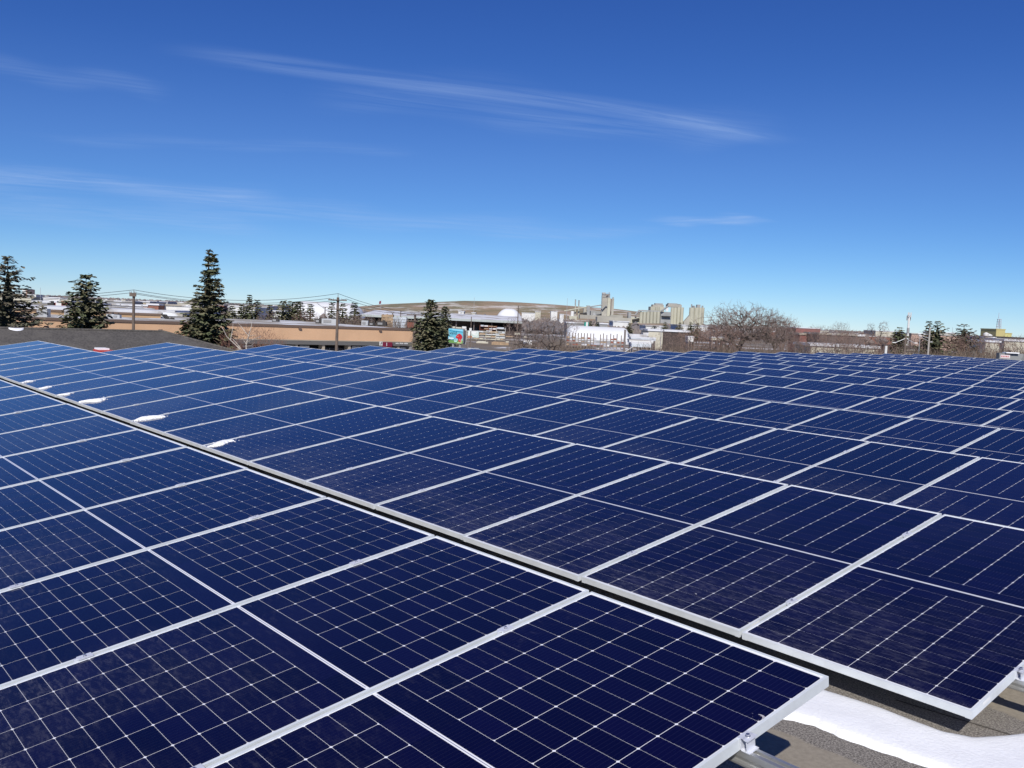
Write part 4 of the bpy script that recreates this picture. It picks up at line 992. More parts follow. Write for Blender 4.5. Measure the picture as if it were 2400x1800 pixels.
F = [  # name, x0, x1, ytop, D, depth, wall, roof, label, windows
 ('yellow_building', 77, 98, 704, 265, 20, M_YELLOW, M_SNOWROOF, 'bright yellow shopfront building far behind the left spruce', ((.1, .4, .0, .4), (.55, .9, .0, .35))),
 ('white_shopfront', 98.3, 118, 705.5, 265, 20, M_WHITEW, M_SNOWROOF, 'white building between the yellow one and the brick-red one', ((.2, .8, .35, .5),)),
 ('brick_red_building', 118.3, 132, 705, 265, 20, M_REDP, M_SNOWROOF, 'brick-red fronted building in the row left of the second spruce', ((.2, .8, .0, .3),)),
 ('white_long_building', 132.3, 200, 708, 268, 22, M_WHITEW, M_SNOWROOF, 'long white building right of the brick-red front', ((.1, .2, .1, .35), (.35, .45, .1, .35), (.6, .75, .1, .4))),
 ('far_white_building', 101, 140, 696.5, 480, 25, M_WHITEW, M_SNOWROOF, 'far white building above the brick-red front', ((.2, .8, .2, .4),)),
 ('far_pale_building', 141, 170, 699.5, 470, 25, M_CREAM, M_SNOWROOF, 'far pale building right of the far white one', ()),
 ('white_corner_building', 240, 283, 711, 285, 18, M_WHITEW, M_SNOWROOF, 'white building right of the second spruce with small dark markings', ((.45, .75, .55, .75),)),
 ('glazed_office', 283.5, 333, 713.5, 285, 18, M_GREYW, M_SNOWROOF, 'grey office with dark blue window strips around the left power pole', ((.05, .22, .1, .75), (.30, .50, .15, .7), (.64, .80, .15, .7), (.86, .98, .15, .7))),
 ('tan_building', 333.5, 345, 714, 285, 18, M_PINK, M_SNOWROOF, 'narrow tan building beside the brick one', ((.3, .7, .1, .4),)),
 ('brick_building', 345.5, 371, 711.5, 285, 18, M_BRICK, M_SNOWROOF, 'brown brick building right of the left power pole', ((.35, .5, .1, .35), (.58, .75, .1, .35), (.82, .93, .1, .35))),
 ('white_windowed_building', 371.5, 470, 714, 290, 20, M_WHITEW, M_GREYROOF, 'white building with a row of dark windows left of the tallest spruce', ((.03, .13, .1, .4), (.19, .28, .1, .4), (.33, .44, .1, .4), (.5, .56, .1, .4), (.62, .7, .1, .4), (.8, .9, .1, .4))),
 ('grey_low_building', 362, 408, 727, 175, 14, M_CREAM, M_SNOWROOF, 'low cream building before the white windowed one', ()),
 ('grey_block', 388, 425, 733, 135, 10, M_GREYW, M_GREYROOF, 'grey block next to the dark sloping fins of the mall', ()),
 ('snowy_roofed_shop', 246, 312, 704.5, 420, 40, M_GREYW, M_SNOWROOF, 'far grey building with a broad snowy roof behind the left power pole', ()),
 ('far_grey_hall', 330, 350, 706, 430, 20, M_BEIGE, M_SNOWROOF, 'far beige hall above the brick building', ()),
 ('far_cream_hall', 374, 392, 706.5, 520, 20, M_WHITEW, M_SNOWROOF, 'far white hall above the white windowed building', ()),
 ('far_green_hall', 415, 452, 708.5, 520, 30, M_CREAM, M_GREYROOF, 'far greenish pale hall left of the tallest spruce', ()),
 ('white_hall_left', 540, 568, 716.5, 420, 30, M_WHITEW, M_SNOWROOF, 'white hall right of the tallest spruce', ((.2, .9, .2, .35),)),
 ('white_hall_middle', 566, 596, 720, 360, 20, M_WHITEW, M_SNOWROOF, 'white hall behind the spindly spruce', ((.2, .5, .1, .4),)),
 ('white_low_hall', 606, 628, 717, 480, 20, M_WHITEW, M_SNOWROOF, 'small white hall between the small spruces', ()),
 ('beige_flat_hall', 640, 660, 715.5, 500, 20, M_BEIGE, M_SNOWROOF, 'beige hall left of the spruce clump', ((.1, .9, .3, .5),)),
 ('pale_hall_low', 642, 665, 728, 260, 14, M_WHITEW, M_SNOWROOF, 'low pale hall left of the spruce clump', ()),
 ('far_cream_block', 1081, 1087, 729, 620, 12, M_WHITEW, M_SNOWROOF, 'white block on the hillside foot above the lumber shed', ()),
 ('far_white_block', 1074, 1080, 728, 640, 12, M_WHITEW, M_SNOWROOF, 'white square block left of another on the hillside foot', ()),
 ('far_cream_shed', 1105, 1114, 732, 620, 12, M_CREAM, M_SNOWROOF, 'cream shed above the thin pole of the lumber yard', ()),
 ('far_square_tank', 1254, 1267, 730, 900, 12, M_CREAM, M_SNOWROOF, 'white square building at the hill foot behind the bare trees', ()),
 ('far_low_wall', 1223, 1254, 733, 900, 10, M_WHITEW, M_SNOWROOF, 'thin white roof strip left of the white square building', ()),
 ('far_snow_shed', 1291, 1306, 729, 900, 14, M_WHITEW, M_SNOWROOF, 'white snowy shed left of the two chimneys', ()),
 ('far_small_white', 1312, 1321, 736, 800, 10, M_WHITEW, M_SNOWROOF, 'small white hut below the left chimney', ()),
 ('teal_sign_building', 1330, 1372, 755, 330, 16, M_GREYW, M_SNOWROOF, 'grey building with a snowy roof and a teal and white panel', ()),
 ('grey_box_building', 1407, 1425, 757, 330, 12, M_CONC3, M_SNOWROOF, 'small grey box building below the tall plant tower', ((.1, .3, .0, .3),)),
 ('white_yard_hall', 1438, 1475, 752.5, 500, 20, M_WHITEW, M_SNOWROOF, 'white hall at the foot of the cement plant', ((.2, .8, .1, .3),)),
 ('snow_roof_hall', 1515, 1560, 763, 420, 20, M_WHITEW, M_SNOWROOF, 'low white hall left of the far spruces before the silos', ((.1, .3, .1, .4), (.5, .8, .1, .4))),
 ('snow_roof_hall', 1590, 1660, 762, 440, 20, M_WHITEW, M_SNOWROOF, 'low white hall under the right-hand silo group', ((.1, .3, .1, .4), (.5, .8, .1, .4))),
 ('cream_block_building', 1522, 1556, 772, 250, 14, M_CREAM, M_SNOWROOF, 'cream block building with a pale pilaster before the plant', ((.05, .1, .1, .3), (.2, .25, .1, .3))),
 ('charcoal_building', 1556.5, 1618, 774, 250, 16, M_SHADE, M_SNOWROOF, 'long dark charcoal building before the silos', ()),
 ('dark_red_shed', 1878, 1906, 781, 240, 10, flat('muted_red_siding', (.24, .09, .08), var=.2, scale=.4), M_GREYROOF, 'dark red shed right of the large bare elm', ()),
 ('red_brick_hall', 1868, 1925, 768, 520, 18, flat('dull_red_wall', (.26, .11, .10)), M_SNOWROOF, 'far red hall with a white strip above the dark red shed', ()),
 ('brown_long_hall', 1925, 2030, 782, 230, 12, flat('dull_brown_wall', (.15, .12, .11), var=.3, scale=.3), M_GREYROOF, 'long dull brown hall behind the knotted bare trees', ()),
 ('cream_long_hall', 1905, 2065, 808, 175, 10, M_CREAM, M_SNOWROOF, 'cream hall with a white base behind the knotted bare trees', ()),
 ('pale_far_hall', 2055, 2108, 775.5, 600, 20, M_CREAM, M_SNOWROOF, 'far pale hall on the skyline behind the white post', ()),
 ('awning_shop', 2085, 2160, 811, 175, 10, M_CREAM, M_CHAR, 'cream shop with a row of small teeth-like awnings at the right', ()),
 ('maroon_hall', 2140, 2250, 783, 420, 20, M_PINK, M_SNOWROOF, 'low reddish hall behind the two right-hand spruces', ()),
 ('pale_far_hall_right', 2205, 2245, 779, 500, 20, M_CREAM, M_SNOWROOF, 'pale hall between the right-hand spruces', ()),
 ('blue_hall', 2315, 2338, 789.5, 420, 18, M_BLUE, M_SNOWROOF, 'bright blue hall below the yellow tower building', ()),
 ('grey_long_hall', 2338.3, 2440, 790.5, 420, 18, M_GREYW, M_CHAR, 'long dark-roofed hall right of the bright blue one', ()),
 ('pale_wall_building', 2316, 2348, 798, 230, 12, M_CREAM, M_SNOWROOF, 'pale blank-walled building below the bright blue hall', ()),
 ('pale_wall_building', 2360, 2440, 797, 260, 12, M_CREAM, M_SNOWROOF, 'pale building with broken outline at the right edge', ((.1, .2, .2, .6), (.3, .45, .1, .5), (.6, .7, .2, .6))),
]
for f in F:
    building(f[0], f[1], f[2], f[3], f[4], f[5], f[6], f[7], f[8], wins=f[9], roof_t=.5, over=.3)
# teal/white panel
tp = thing('sign_board', gz_at(1376, 326), 'teal and white upright panel at the end of the grey snowy-roofed building', 'sign')
for k, (xa, xb, m_) in enumerate(((1371, 1374.5, M_TEAL), (1374.5, 1379, M_WHITEW), (1379, 1380.5, M_TEAL))):
    A_, B_ = gz_at(xa, 326), gz_at(xb, 326); z1_ = zat(xa, 755, 326); t = MB(); slabwall(t, A_, B_, GZ, z1_, 2.)
    t.build('panel', m_, tp)
# yellow plant building with frame on top, at the right horizon
t, A_, B_, n_, zt_ = building('yellow_tower_building', 2338, 2359, 771, 600, 20, M_MUSTARD, M_MUSTARD, 'yellow block building with a red steel frame on top near the right edge', roof_t=.6, over=.2)
c = (A_+B_)/2; mb = MB()
for a in (-1., 1.):
    for b_ in (2, 4): mb.tube(c+RH*a+VH*b_+(0, 0, zt_-GZ), c+RH*a*.6+VH*b_+(0, 0, zt_-GZ+6.5), .16, .14, 4)
for z_ in (1.5, 3, 4.5, 6.2): mb.obox(c-RH*1.+VH*2+(0, 0, zt_-GZ+z_), RH*2., VH*2, (0, 0, .22))
mb.tube(c+VH*4+(0, 0, zt_-GZ+7), c+VH*4+(0, 0, zt_-GZ+10.5), .15, .08, 4); mb.build('steel_frame', flat('red_grey_steel', (.40, .30, .34)), t)
building('yellow_annex', 2359.3, 2375, 780.5, 600, 20, flat('pale_yellow', (.58, .54, .22)), M_MUSTARD, 'lower pale yellow annex right of the yellow block', roof_t=.5, over=.2, wins=((.4, .55, .3, .6),))
for px, yt, w_, lb in ((2315, 779, 3, 'taller white tank on the right horizon'), (2323, 782.5, 3, 'shorter white tank on the right horizon')):
    b0 = gz_at(px, 600); z1_ = zat(px, yt, 600); mb = MB(); mb.tube(b0, (b0[0], b0[1], z1_-.8), w_/2+.3, w_/2+.3, 14); mb.tube((b0[0], b0[1], z1_-.8), (b0[0], b0[1], z1_), w_/2+.3, .3, 14, caps=True)
    setp(mb.build('storage_tank', M_WHITEW), lb, 'tank')
# white tower at far left
for x0, x1, yt, lb, m_ in ((52, 60, 677, 'white tall tower block behind the left-edge spruce', M_WHITEW), (60.3, 63.5, 678, 'pinkish slab attached at the white tall tower', M_PINK), (64, 74, 690, 'low white block right of the white tall tower', M_WHITEW), (76, 84, 690.5, 'second low white block right of the white tower', M_WHITEW)):
    building('tower_block', x0, x1, yt, 620, 10, m_, m_, lb, roof_t=.4, over=.05)
# masts and cell tower
for px, yt, D, lb in ((94.5, 674, 500, 'thin mast on the skyline at the left'), (180, 680, 520, 'thin mast beside the second spruce'), (1110, 697, 1500, 'tiny mast on the crest of the hill'), (1328, 699, 1000, 'thin mast left of the two chimneys'), (2235, 767, 700, 'thin white mast between the right-hand spruces'), (1628, 753, 400, 'thin pole before the right-hand silo group'), (1516, 764, 300, 'thin pole left of the cream block building'), (1552, 768, 240, 'pole at the seam of cream and charcoal buildings'), (1407, 758, 300, 'thin pole at the small grey box building')):
    b0 = gz_at(px, D); mb = MB(); mb.tube(b0, b0+(0, 0, zat(px, yt, D)-GZ), .00022*D+.03, .00014*D+.02, 5); setp(mb.build('mast', M_GALV), lb, 'mast')
b0 = gz_at(2131, 420); ct = thing('cell_tower', b0, 'white cell tower with antenna cluster on the right skyline', 'cell tower')
hT = zat(2131, 735, 420)-GZ; mb = MB(); mb.tube(b0, b0+(0, 0, hT*.9), .55, .45, 10, caps=True); mb.build('mast', M_WHITEW, ct)
for k in range(5):
    a = k*1.257; q_ = b0+(0, 0, hT*(.88 if k % 2 else .97))+np.array((math.cos(a)*.8, math.sin(a)*.8, 0)); mb = MB(); mb.obox(q_-(.2, .2, 1.2), (.4, 0, 0), (0, .3, 0), (0, 0, 2.2)); mb.build('antenna', M_GREYW if k % 2 else M_WHITEW, ct)
    mb = MB(); mb.tube(b0+(0, 0, hT*.9), q_, .08, .08, 4); mb.build('bracket', M_RUST, ct)
mb = MB(); mb.tube(b0+(0, 0, hT*.45), b0+(0, 0, hT*.6), .62, .58, 10); mb.build('grey_band', M_GREYW, ct)
# flag on a pole on the left slope of the hill
b0 = gz_at(892, 700); fl_ = thing('flag_pole', b0, 'flag pole with a dark red flag standing at the left end of the hill', 'flag'); hf = zat(892, 704, 700)
mb = MB(); mb.tube(b0, (b0[0], b0[1], hf), .16, .10, 6); mb.build('pole', M_GALV, fl_)
vs = []
for i in range(7):
    for z_ in (0, 1): vs.append((b0[0]-RH[0]*i*.24+VH[0]*.25*math.sin(i*1.1), b0[1]-RH[1]*i*.24+VH[1]*.25*math.sin(i*1.1), hf-.2-z_*2.2-i*.12))
mb = MB(); mb.add(vs, [(i*2, i*2+1, i*2+3, i*2+2) for i in range(6)]); mb.build('cloth', flat('flag_red', (.22, .03, .07)), fl_)

# ------------------------------------------------------------------ domed halls
def barrel(name, x0, x1, yt, D, label, endcap=.18, m=M_SNOW, dep=26, base=None):
    A_, B_ = gz_at(x0, D), gz_at(x1, D); zt_ = zat((x0+x1)/2, yt, D); Hh = zt_-GZ; Ln = np.linalg.norm(B_-A_); d = (B_-A_)/Ln; n_ = VH
    NU, NV = 30, 12; vs = []
    for i in range(NU+1):
        u = i/NU; e = min(u, 1-u)/endcap if endcap else 1
        k = math.sqrt(max(0, 1-(1-min(1, e))**2)) if endcap else 1
        for j in range(NV+1):
            a = math.pi*j/NV; vs.append(A_+d*Ln*u+n_*(dep/2-math.cos(a)*dep/2*max(k, .02))+np.array((0, 0, Hh*max(k, .02)*math.sin(a)**.75)))
    mb = MB(); mb.add(vs, [(i*(NV+1)+j, (i+1)*(NV+1)+j, (i+1)*(NV+1)+j+1, i*(NV+1)+j+1) for i in range(NU) for j in range(NV)])
    t = thing(name, (A_+B_)/2, label, 'hall'); mb.build('fabric_cover', m, t, smooth=True)
    mb = MB(); mb.obox(A_+d*Ln*.1-n_*.3, d*Ln*.8, n_*.3, (0, 0, .9)); mb.build('base_wall', M_GREYW, t)
    return t
M_FAB = flat('white_fabric', (.70, .71, .72), var=.04, scale=.05)
barrel('domed_hall', 655, 842, 707, 450, 'large white domed hall behind the small spruces and middle power pole', m=M_FAB, endcap=.20, dep=34)
barrel('domed_tent', 1160, 1226, 723.5, 650, 'white rounded tent at the foot of the hill behind the lumber shed', m=M_FAB, endcap=.42, dep=18)
barrel('tarp_hall', 1330, 1486, 766.5, 285, 'long white low curved hall behind the steel storage racks', m=M_FAB, endcap=.10, dep=16)

# ------------------------------------------------------------------ lumber shed
A_, B_ = gz_at(846, 300), gz_at(1224, 300); d = (B_-A_)/np.linalg.norm(B_-A_); LS = np.linalg.norm(B_-A_); n_ = VH-d*(VH@d); n_ /= np.linalg.norm(n_)
shed = thing('lumber_shed', (A_+B_)/2, 'long open-fronted lumber shed with a snowy roof below the hill', 'shed')
ze = zat(1000, 748.5, 300); ZT = ze+.75
def sb(mb, u0, u1, z0, z1, o0, o1, mi=0): mb.obox(A_+d*u0+n_*o0+np.array((0, 0, z0-GZ)), d*(u1-u0), n_*(o1-o0), (0, 0, z1-z0), mi)
mb = MB(); p = [A_+np.array((0, 0, ZT-GZ)), A_+n_*30+np.array((0, 0, ZT-GZ+1.5)), A_+n_*30+np.array((0, 0, ZT-GZ+1.2)), A_+np.array((0, 0, ZT-GZ-.3))]; mb.prism(p, d*LS); mb.build('roof', M_SNOWROOF, shed)
mb = MB(); sb(mb, 0, LS, ze, ZT-.02, -.12, 0); mb.build('fascia', flat('pale_green_fascia', (.42, .46, .44), var=.1), shed)
mb = MB(); sb(mb, LS*.02, LS*.995, GZ, ze+.3, 18, 18.3); mb.build('back_wall', M_CHAR, shed)  # near-black wall colour stands in for the shade deep in the bays
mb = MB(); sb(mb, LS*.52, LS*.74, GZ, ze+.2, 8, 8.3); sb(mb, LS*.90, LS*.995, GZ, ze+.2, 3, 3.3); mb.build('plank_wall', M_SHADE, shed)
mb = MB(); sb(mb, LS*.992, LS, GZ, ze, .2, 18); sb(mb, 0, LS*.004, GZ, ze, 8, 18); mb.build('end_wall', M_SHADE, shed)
mb = MB(); sb(mb, LS*.685, LS*.72, GZ, GZ+2.9, 7.8, 7.98); mb.build('door', M_DARK, shed)
for k in range(9):
    mb = MB(); sb(mb, LS*(k+.3)/9, LS*(k+.3)/9+.2, GZ, ze, 1.3, 1.52); mb.build('post', M_STEEL, shed)
mb = MB(); sb(mb, 0, LS, GZ+.02, GZ+.08, .5, 18); mb.build('shade_floor', M_SHADE, shed)  # dark slab added, its colour painting shade over the bay ground
mb = MB(); sb(mb, LS*.0, LS*.55, ze-.001+.9, ze+2.3, 12, 26); 
setp(thing('rear_snowy_building', A_+d*LS*.2+n_*40, 'white flat building showing above the left half of the lumber shed roof', 'building'), None)
rsb = [o for o in bpy.data.objects if o.name.startswith('rear_snowy')][0]
mb = MB(); sb(mb, LS*.06, LS*.27, GZ, zat(890, 730.5, 345), 38, 60); mb.build('wall', M_WHITEW, rsb)
mb = MB(); sb(mb, LS*.055, LS*.275, zat(890, 730.5, 345)+.001, zat(890, 730.5, 345)+.5, 37.5, 60.5); mb.build('roof', M_SNOWROOF, rsb)
for k in range(6):
    mb = MB(); sb(mb, LS*(.07+k*.034), LS*(.07+k*.034)+2.2, zat(890, 730.5, 345)-1.6, zat(890, 730.5, 345)-.6, 37.9, 37.98); mb.build('window', M_GREYW, rsb)

# timber stacks: every bundle a thing
def stack(px, py, w, h_, D, m_, label, group, layers=4):
    b0 = gz_at(px, D); t = thing('timber_stack', b0, label, 'timber stack', group); zb_ = max(GZ, zat(px, py, D))
    lh = h_/layers
    for k in range(layers):
        mb = MB(); mb.obox(b0-RH*w/2+(0, 0, zb_-GZ+k*lh), RH*w, VH*1.3, (0, 0, lh*.86)); mb.build('bundle', m_, t)
        mb = MB()
        for s_ in (-.35, .35): mb.obox(b0+RH*w*s_+(0, 0, zb_-GZ+k*lh+lh*.861), RH*.12, VH*1.2, (0, 0, lh*.135))
        mb.build('spacer', M_TAN, t)
for px, m_, lb, w_, h_ in ((925, M_LUMB, 'left of three pale wrapped lumber stacks', 1.25, 2.0), (935, M_LUMB, 'middle of three pale wrapped lumber stacks', 1.25, 2.0), (945, M_LUMB, 'right of three pale wrapped lumber stacks', 1.25, 2.0), (912, M_TAN, 'tan lumber stack left of the pale wrapped ones', 1.5, 2.5), (901, M_TAN, 'lower tan lumber stack at the far left', 1.1, 2.5), (963, M_RUST, 'low rusty stack right of the pale wrapped ones', 1.3, 1.0)):
    stack(px, 768, w_, h_, 170, m_, lb+' before the shed', 'timber stacks in the yard')
# horizontal shelving racks with white bundles at the shed
r = random.Random(21)
def shelf(x0, x1, ybase, ytop, D, levels, m_, fill, label, dens=.7, name='cantilever_rack'):
    b0, b1 = gz_at(x0, D), gz_at(x1, D); t = thing(name, (b0+b1)/2, label, 'rack', 'racks of timber in the lumber yard'); zb_, zt_ = GZ, zat((x0+x1)/2, ytop, D)
    Lx = np.linalg.norm(b1-b0); dd = (b1-b0)/Lx; n = max(2, int(Lx/2.4)+1)
    for k in range(n):
        mb = MB(); o = b0+dd*Lx*k/(n-1); mb.obox(o-dd*.06, dd*.12, VH*.15, (0, 0, zt_-zb_)); mb.build('upright', m_, t)
    for l in range(levels):
        z_ = (zt_-zb_)*(l+.35)/levels
        mb = MB(); mb.obox(b0-VH*.12+(0, 0, z_), dd*Lx, VH*.11, (0, 0, .10)); mb.build('beam', m_, t)
        u = .2
        while u < Lx-.8:
            w_ = r.uniform(.8, 2.2)
            if r.random() < dens:
                mb = MB(); mb.obox(b0+dd*u+VH*.17+(0, 0, z_+.11), dd*min(w_, Lx-u), VH*.9, (0, 0, (zt_-zb_)/levels*r.uniform(.25, .62))); mb.build('timber_bundle', r.choice(fill), t)
            u += w_+.15
shelf(1126, 1165, 793, 762.5, 285, 5, M_RUST, (M_WHITEW, M_LUMB, M_WHITEW, M_TAN), 'red steel rack with white bundles under the lumber shed')
shelf(1165, 1186, 793, 768, 282, 5, M_WHITEW, (M_TAN, M_CREAM, M_LUMB), 'white-framed rack right of the red steel one')
shelf(1096, 1186, 798, 776, 262, 4, M_CREAM, (M_LUMB, M_TAN, M_GREYW, M_CREAM), 'long pale rack of sorted boards in the lumber yard', .85)
shelf(1060, 1094, 782, 765, 285, 3, M_GREYW, (M_WHITEW, M_CREAM), 'rack of white and pale boards behind the billboard', .8)
shelf(1186, 1240, 800, 781, 240, 4, M_STEEL, (M_WHITEW, M_TAN, M_CREAM), 'rack seen through the left bare tree', .6)
# steel storage racks with tall uprights
for k, px in enumerate((1330, 1337, 1344, 1351, 1358, 1365, 1372, 1379, 1387, 1394, 1410, 1417, 1425, 1434, 1441, 1449, 1459)):
    D = 232; b0 = gz_at(px, D); tt = thing('storage_rack', b0, 'steel rack with tall dark uprights, %s from the left before the white curved hall' % ORD[k], 'rack', 'steel racks with tall dark uprights')
    ytp = 779+(px-1330)*.045+(0 if k < 10 else (-1.5 if k % 2 else 1.5)); top_ = zat(px, ytp, D)-GZ
    mb = MB(); mb.obox(b0-RH*.11, RH*.22, VH*.22, (0, 0, top_)); mb.build('upright', M_STEEL, tt)
    for z_ in (.6, 1.5, 2.3):
        mb = MB(); mb.obox(b0+RH*.12+(0, 0, z_), RH*.60, VH*.14, (0, 0, .09)); mb.build('arm', M_STEEL, tt)
        if r.random() < .75: mb = MB(); mb.obox(b0+RH*.13+(0, 0, z_+.095), RH*.58, VH*2.0, (0, 0, r.uniform(.12, .42))); mb.build('load', r.choice((M_WHITEW, M_TAN, M_RUST, M_SNOWROOF)), tt)
# white crates / snow-topped flat stacks right of the wooden pole
for k, (x0, x1, y0, y1, D, m_, lb) in enumerate(((1478, 1520, 791, 786, 225, M_SNOWROOF, 'topmost snowy slab stack right of the wooden pole'), (1482, 1540, 797, 793, 215, M_LUMB, 'pale blue flat stack right of the wooden pole'), (1478, 1535, 803, 799, 205, M_WHITEW, 'white flat stack below the pale blue one'), (1484, 1530, 813, 806, 195, M_LUMB, 'lowest long pale box beside the slanting lamp arm'), (1510, 1522, 788, 782, 230, M_WHITEW, 'small white hut above the slab stacks'), (1616, 1630, 801, 791, 190, M_WHITEW, 'white van-like box between the bare trees'), (1670, 1700, 797, 792, 200, M_CREAM, 'pale flat load seen through the elm'))):
    A1, B1 = gz_at(x0, D), gz_at(x1, D); z0_ = max(GZ, zat(x0, y0, D)); z1_ = zat((x0+x1)/2, y1, D)
    tt = thing('stacked_load', (A1+B1)/2, lb, 'stack', 'flat stacks in the yard')
    mb = MB(); slabwall(mb, A1, B1, z0_, z1_, 3); mb.build('load', m_, tt); mb = MB(); slabwall(mb, A1-RH*.1, B1+RH*.1, z1_+.001, z1_+.25, 3.2); mb.build('snow_cover', M_SNOWROOF, tt)
    if z0_ > GZ+.05:
        mb = MB()
        for u in (.05, .5, .95): q_ = A1+(B1-A1)*u; mb.obox(q_+(0, 0, 0), RH*.25, VH*2.5, (0, 0, z0_-GZ-.002))
        mb.build('support', M_STEEL, tt)
# low snow banks and boards lying in the brown lot
for k, (x0, x1, yb_, th, m_, lb) in enumerate(((1119, 1147, 800, .35, M_CREAM, 'white board pile lying in the brown lot'), (1155, 1195, 802, .6, M_TAN, 'pale greenish pile lying before the left bare tree'), (1230, 1250, 798, .9, M_WHITEW, 'white snowy pile between the two bare trees'))):
    D = 7.55*FPX/(yb_-738)*.9; A1, B1 = gz_at(x0, D), gz_at(x1, D); mb = MB(); slabwall(mb, A1, B1, GZ, GZ+th, 3); mb.obox(A1+RH*.3+VH*.4+(0, 0, th+.001), (B1-A1)*.7, VH*2, (0, 0, .15)); setp(mb.build('board_pile', m_), lb, 'pile')
# mural / sign boards near the billboard
A1, B1 = gz_at(1098, 238), gz_at(1124, 238); mb = MB(); slabwall(mb, A1, B1, zat(1110, 791, 238), zat(1110, 776, 238), .2); 
setp(mb.build('painted_board', flat('pale_green_board', (.50, .60, .55), c2=(.72, .74, .72), scale=.8, thr=(.45, .55))), 'pale green and white board behind the thin pole with the box', 'board')
A1, B1 = gz_at(1098, 200), gz_at(1108, 200); t = thing('orange_crate', (A1+B1)/2, 'small orange crate at the corner of the brown lot', 'crate'); mb = MB(); slabwall(mb, A1, B1, zat(1103, 792, 200), zat(1103, 787, 200), 1); mb.build('body', flat('orange_box', (.50, .24, .13)), t)
mb = MB(); mb.obox(A1+RH*.1, RH*.1, VH*.1, (0, 0, zat(1103, 792, 200)-GZ)); mb.obox(B1-RH*.2, RH*.1, VH*.1, (0, 0, zat(1103, 792, 200)-GZ)); mb.build('leg', M_STEEL, t)

# ------------------------------------------------------------------ billboard
DB = 86; bb = thing('billboard', gz_at(1068, DB), 'bright blue and green illuminated billboard with a large red flower shape', 'billboard')
c00, c10, c11, c01 = pt(1049.5, 803.5, DB), pt(1085, 807, DB-.6), pt(1086, 770.5, DB-.6), pt(1051, 769, DB)
zb0, zb1 = (c00[2]+c10[2])/2, (c01[2]+c11[2])/2
Pb, Qb = np.array([c00[0], c00[1], 0]), np.array([c10[0], c10[1], 0]); db = Qb-Pb; Wb = np.linalg.norm(db); db /= Wb; nb_ = np.array([db[1], -db[0], 0]); nb_ = nb_ if nb_@VH < 0 else -nb_
def bp(u, v, o=0.): q_ = Pb+db*Wb*u+nb_*o; return np.array([q_[0], q_[1], zb0+(zb1-zb0)*v])
mb = MB(); rr = .07; cor = []
for (cu_, cv_, a0) in ((rr, rr, math.pi), (1-rr, rr, 1.5*math.pi), (1-rr, 1-rr, 0), (rr, 1-rr, .5*math.pi)):
    for k in range(5): a = a0+k*math.pi/8; cor.append((cu_+rr*math.cos(a), cv_+rr*math.sin(a)))
mb.prism([bp(u, v, -.30) for u, v in cor], nb_*.28); mb.build('cabinet', M_GREYW, bb)
def decal(name, poly_, c, o, rough=.4):
    mb = MB(); mb.prism([bp(u, v, o) for u, v in poly_], nb_*.004); return mb.build(name, mat(name+'_paint', c, rough), bb)
def curve(pts): return pts
decal('sky_field', [(u, v) for u, v in [(rr*.3, .22), (1-rr*.3, .22), (1-rr*.3, .95), (rr*.9, .985), (rr*.3, .93)]], (.16, .52, .68), .0)
decal('grass_field', [(.02, .04), (.98, .02), (.99, .219), (.01, .219)], (.16, .34, .10), .0)
decal('hill_shape', [(.01, .22), (.35, .22), (.46, .34), (.30, .26), (.01, .235)], (.06, .20, .28), .006)
decal('top_band', [(.08, .80), (.97, .76), (.97, .80), (.08, .87)], (.02, .26, .42), .006)
decal('bright_band', [(.25, .87), (.95, .83), (.95, .92), (.25, .95)], (.28, .66, .85), .006)
decal('cloud_shape', [(.05, .28), (.35, .28), (.42, .36), (.30, .44), (.07, .42)], (.62, .80, .86), .006)
decal('red_flower', [(.50+.0, .40), (.55, .52), (.63, .62), (.76, .68), (.88, .60), (.96, .46), (.92, .34), (.86, .28), (.88, .12), (.74, .12), (.68, .22), (.66, .33), (.56, .36)], (.52, .03, .045), .010)
decal('flower_stripe', [(.60, .47), (.70, .45), (.67, .52), (.72, .58), (.64, .52)], (.75, .25, .18), .016)
decal('flower_stripe', [(.76, .30), (.82, .14), (.86, .15), (.79, .32)], (.80, .40, .36), .016)
decal('white_panel', [(.42, .10), (.60, .10), (.62, .28), (.44, .30)], (.45, .72, .66), .012)
decal('dark_bar', [(.46, .23), (.57, .22), (.57, .25), (.46, .26)], (.02, .10, .16), .018)
decal('leaf_shape', [(.60, .02), (.90, .02), (.97, .34), (.90, .30), (.88, .10), (.66, .12)], (.48, .58, .28), .014)
tc_ = bpy.data.curves.new('lettering', 'FONT'); tc_.body = 'valid'; tc_.size = .42; tc_.extrude = .004
to = bpy.data.objects.new('tmp', tc_); COL.objects.link(to); bpy.context.view_layer.update()
me = bpy.data.meshes.new_from_object(to.evaluated_get(bpy.context.evaluated_depsgraph_get())); bpy.data.objects.remove(to)
me.materials.clear(); me.materials.append(mat('letter_paint', (.01, .06, .12)))
o = link('lettering', me, bb); rm = Matrix((( db[0], 0, nb_[0]), (db[1], 0, nb_[1]), (0, 1, 0))).to_4x4(); o.matrix_local = Matrix.Translation(Vector(bp(.10, .60, .02))-bb.location) @ rm
for k, (v, w_) in enumerate(((.50, .24), (.46, .20), (.40, .32))): decal('text_line', [(.10, v), (.10+w_, v-.01), (.10+w_, v+.008), (.10, v+.018)], (.10, .28, .34), .012)
mb = MB(); q_ = pt(1089, 806, DB+.2)
for (xa, xb) in ((1087, 1087.8), (1091, 1092)):
    a1, b1 = pt(xa, 807, DB+.3), pt(xb, 807, DB+.3); mb.obox((a1[0], a1[1], zb0-.05), RH*.03, VH*.3, (0, 0, zb1-zb0+.02))
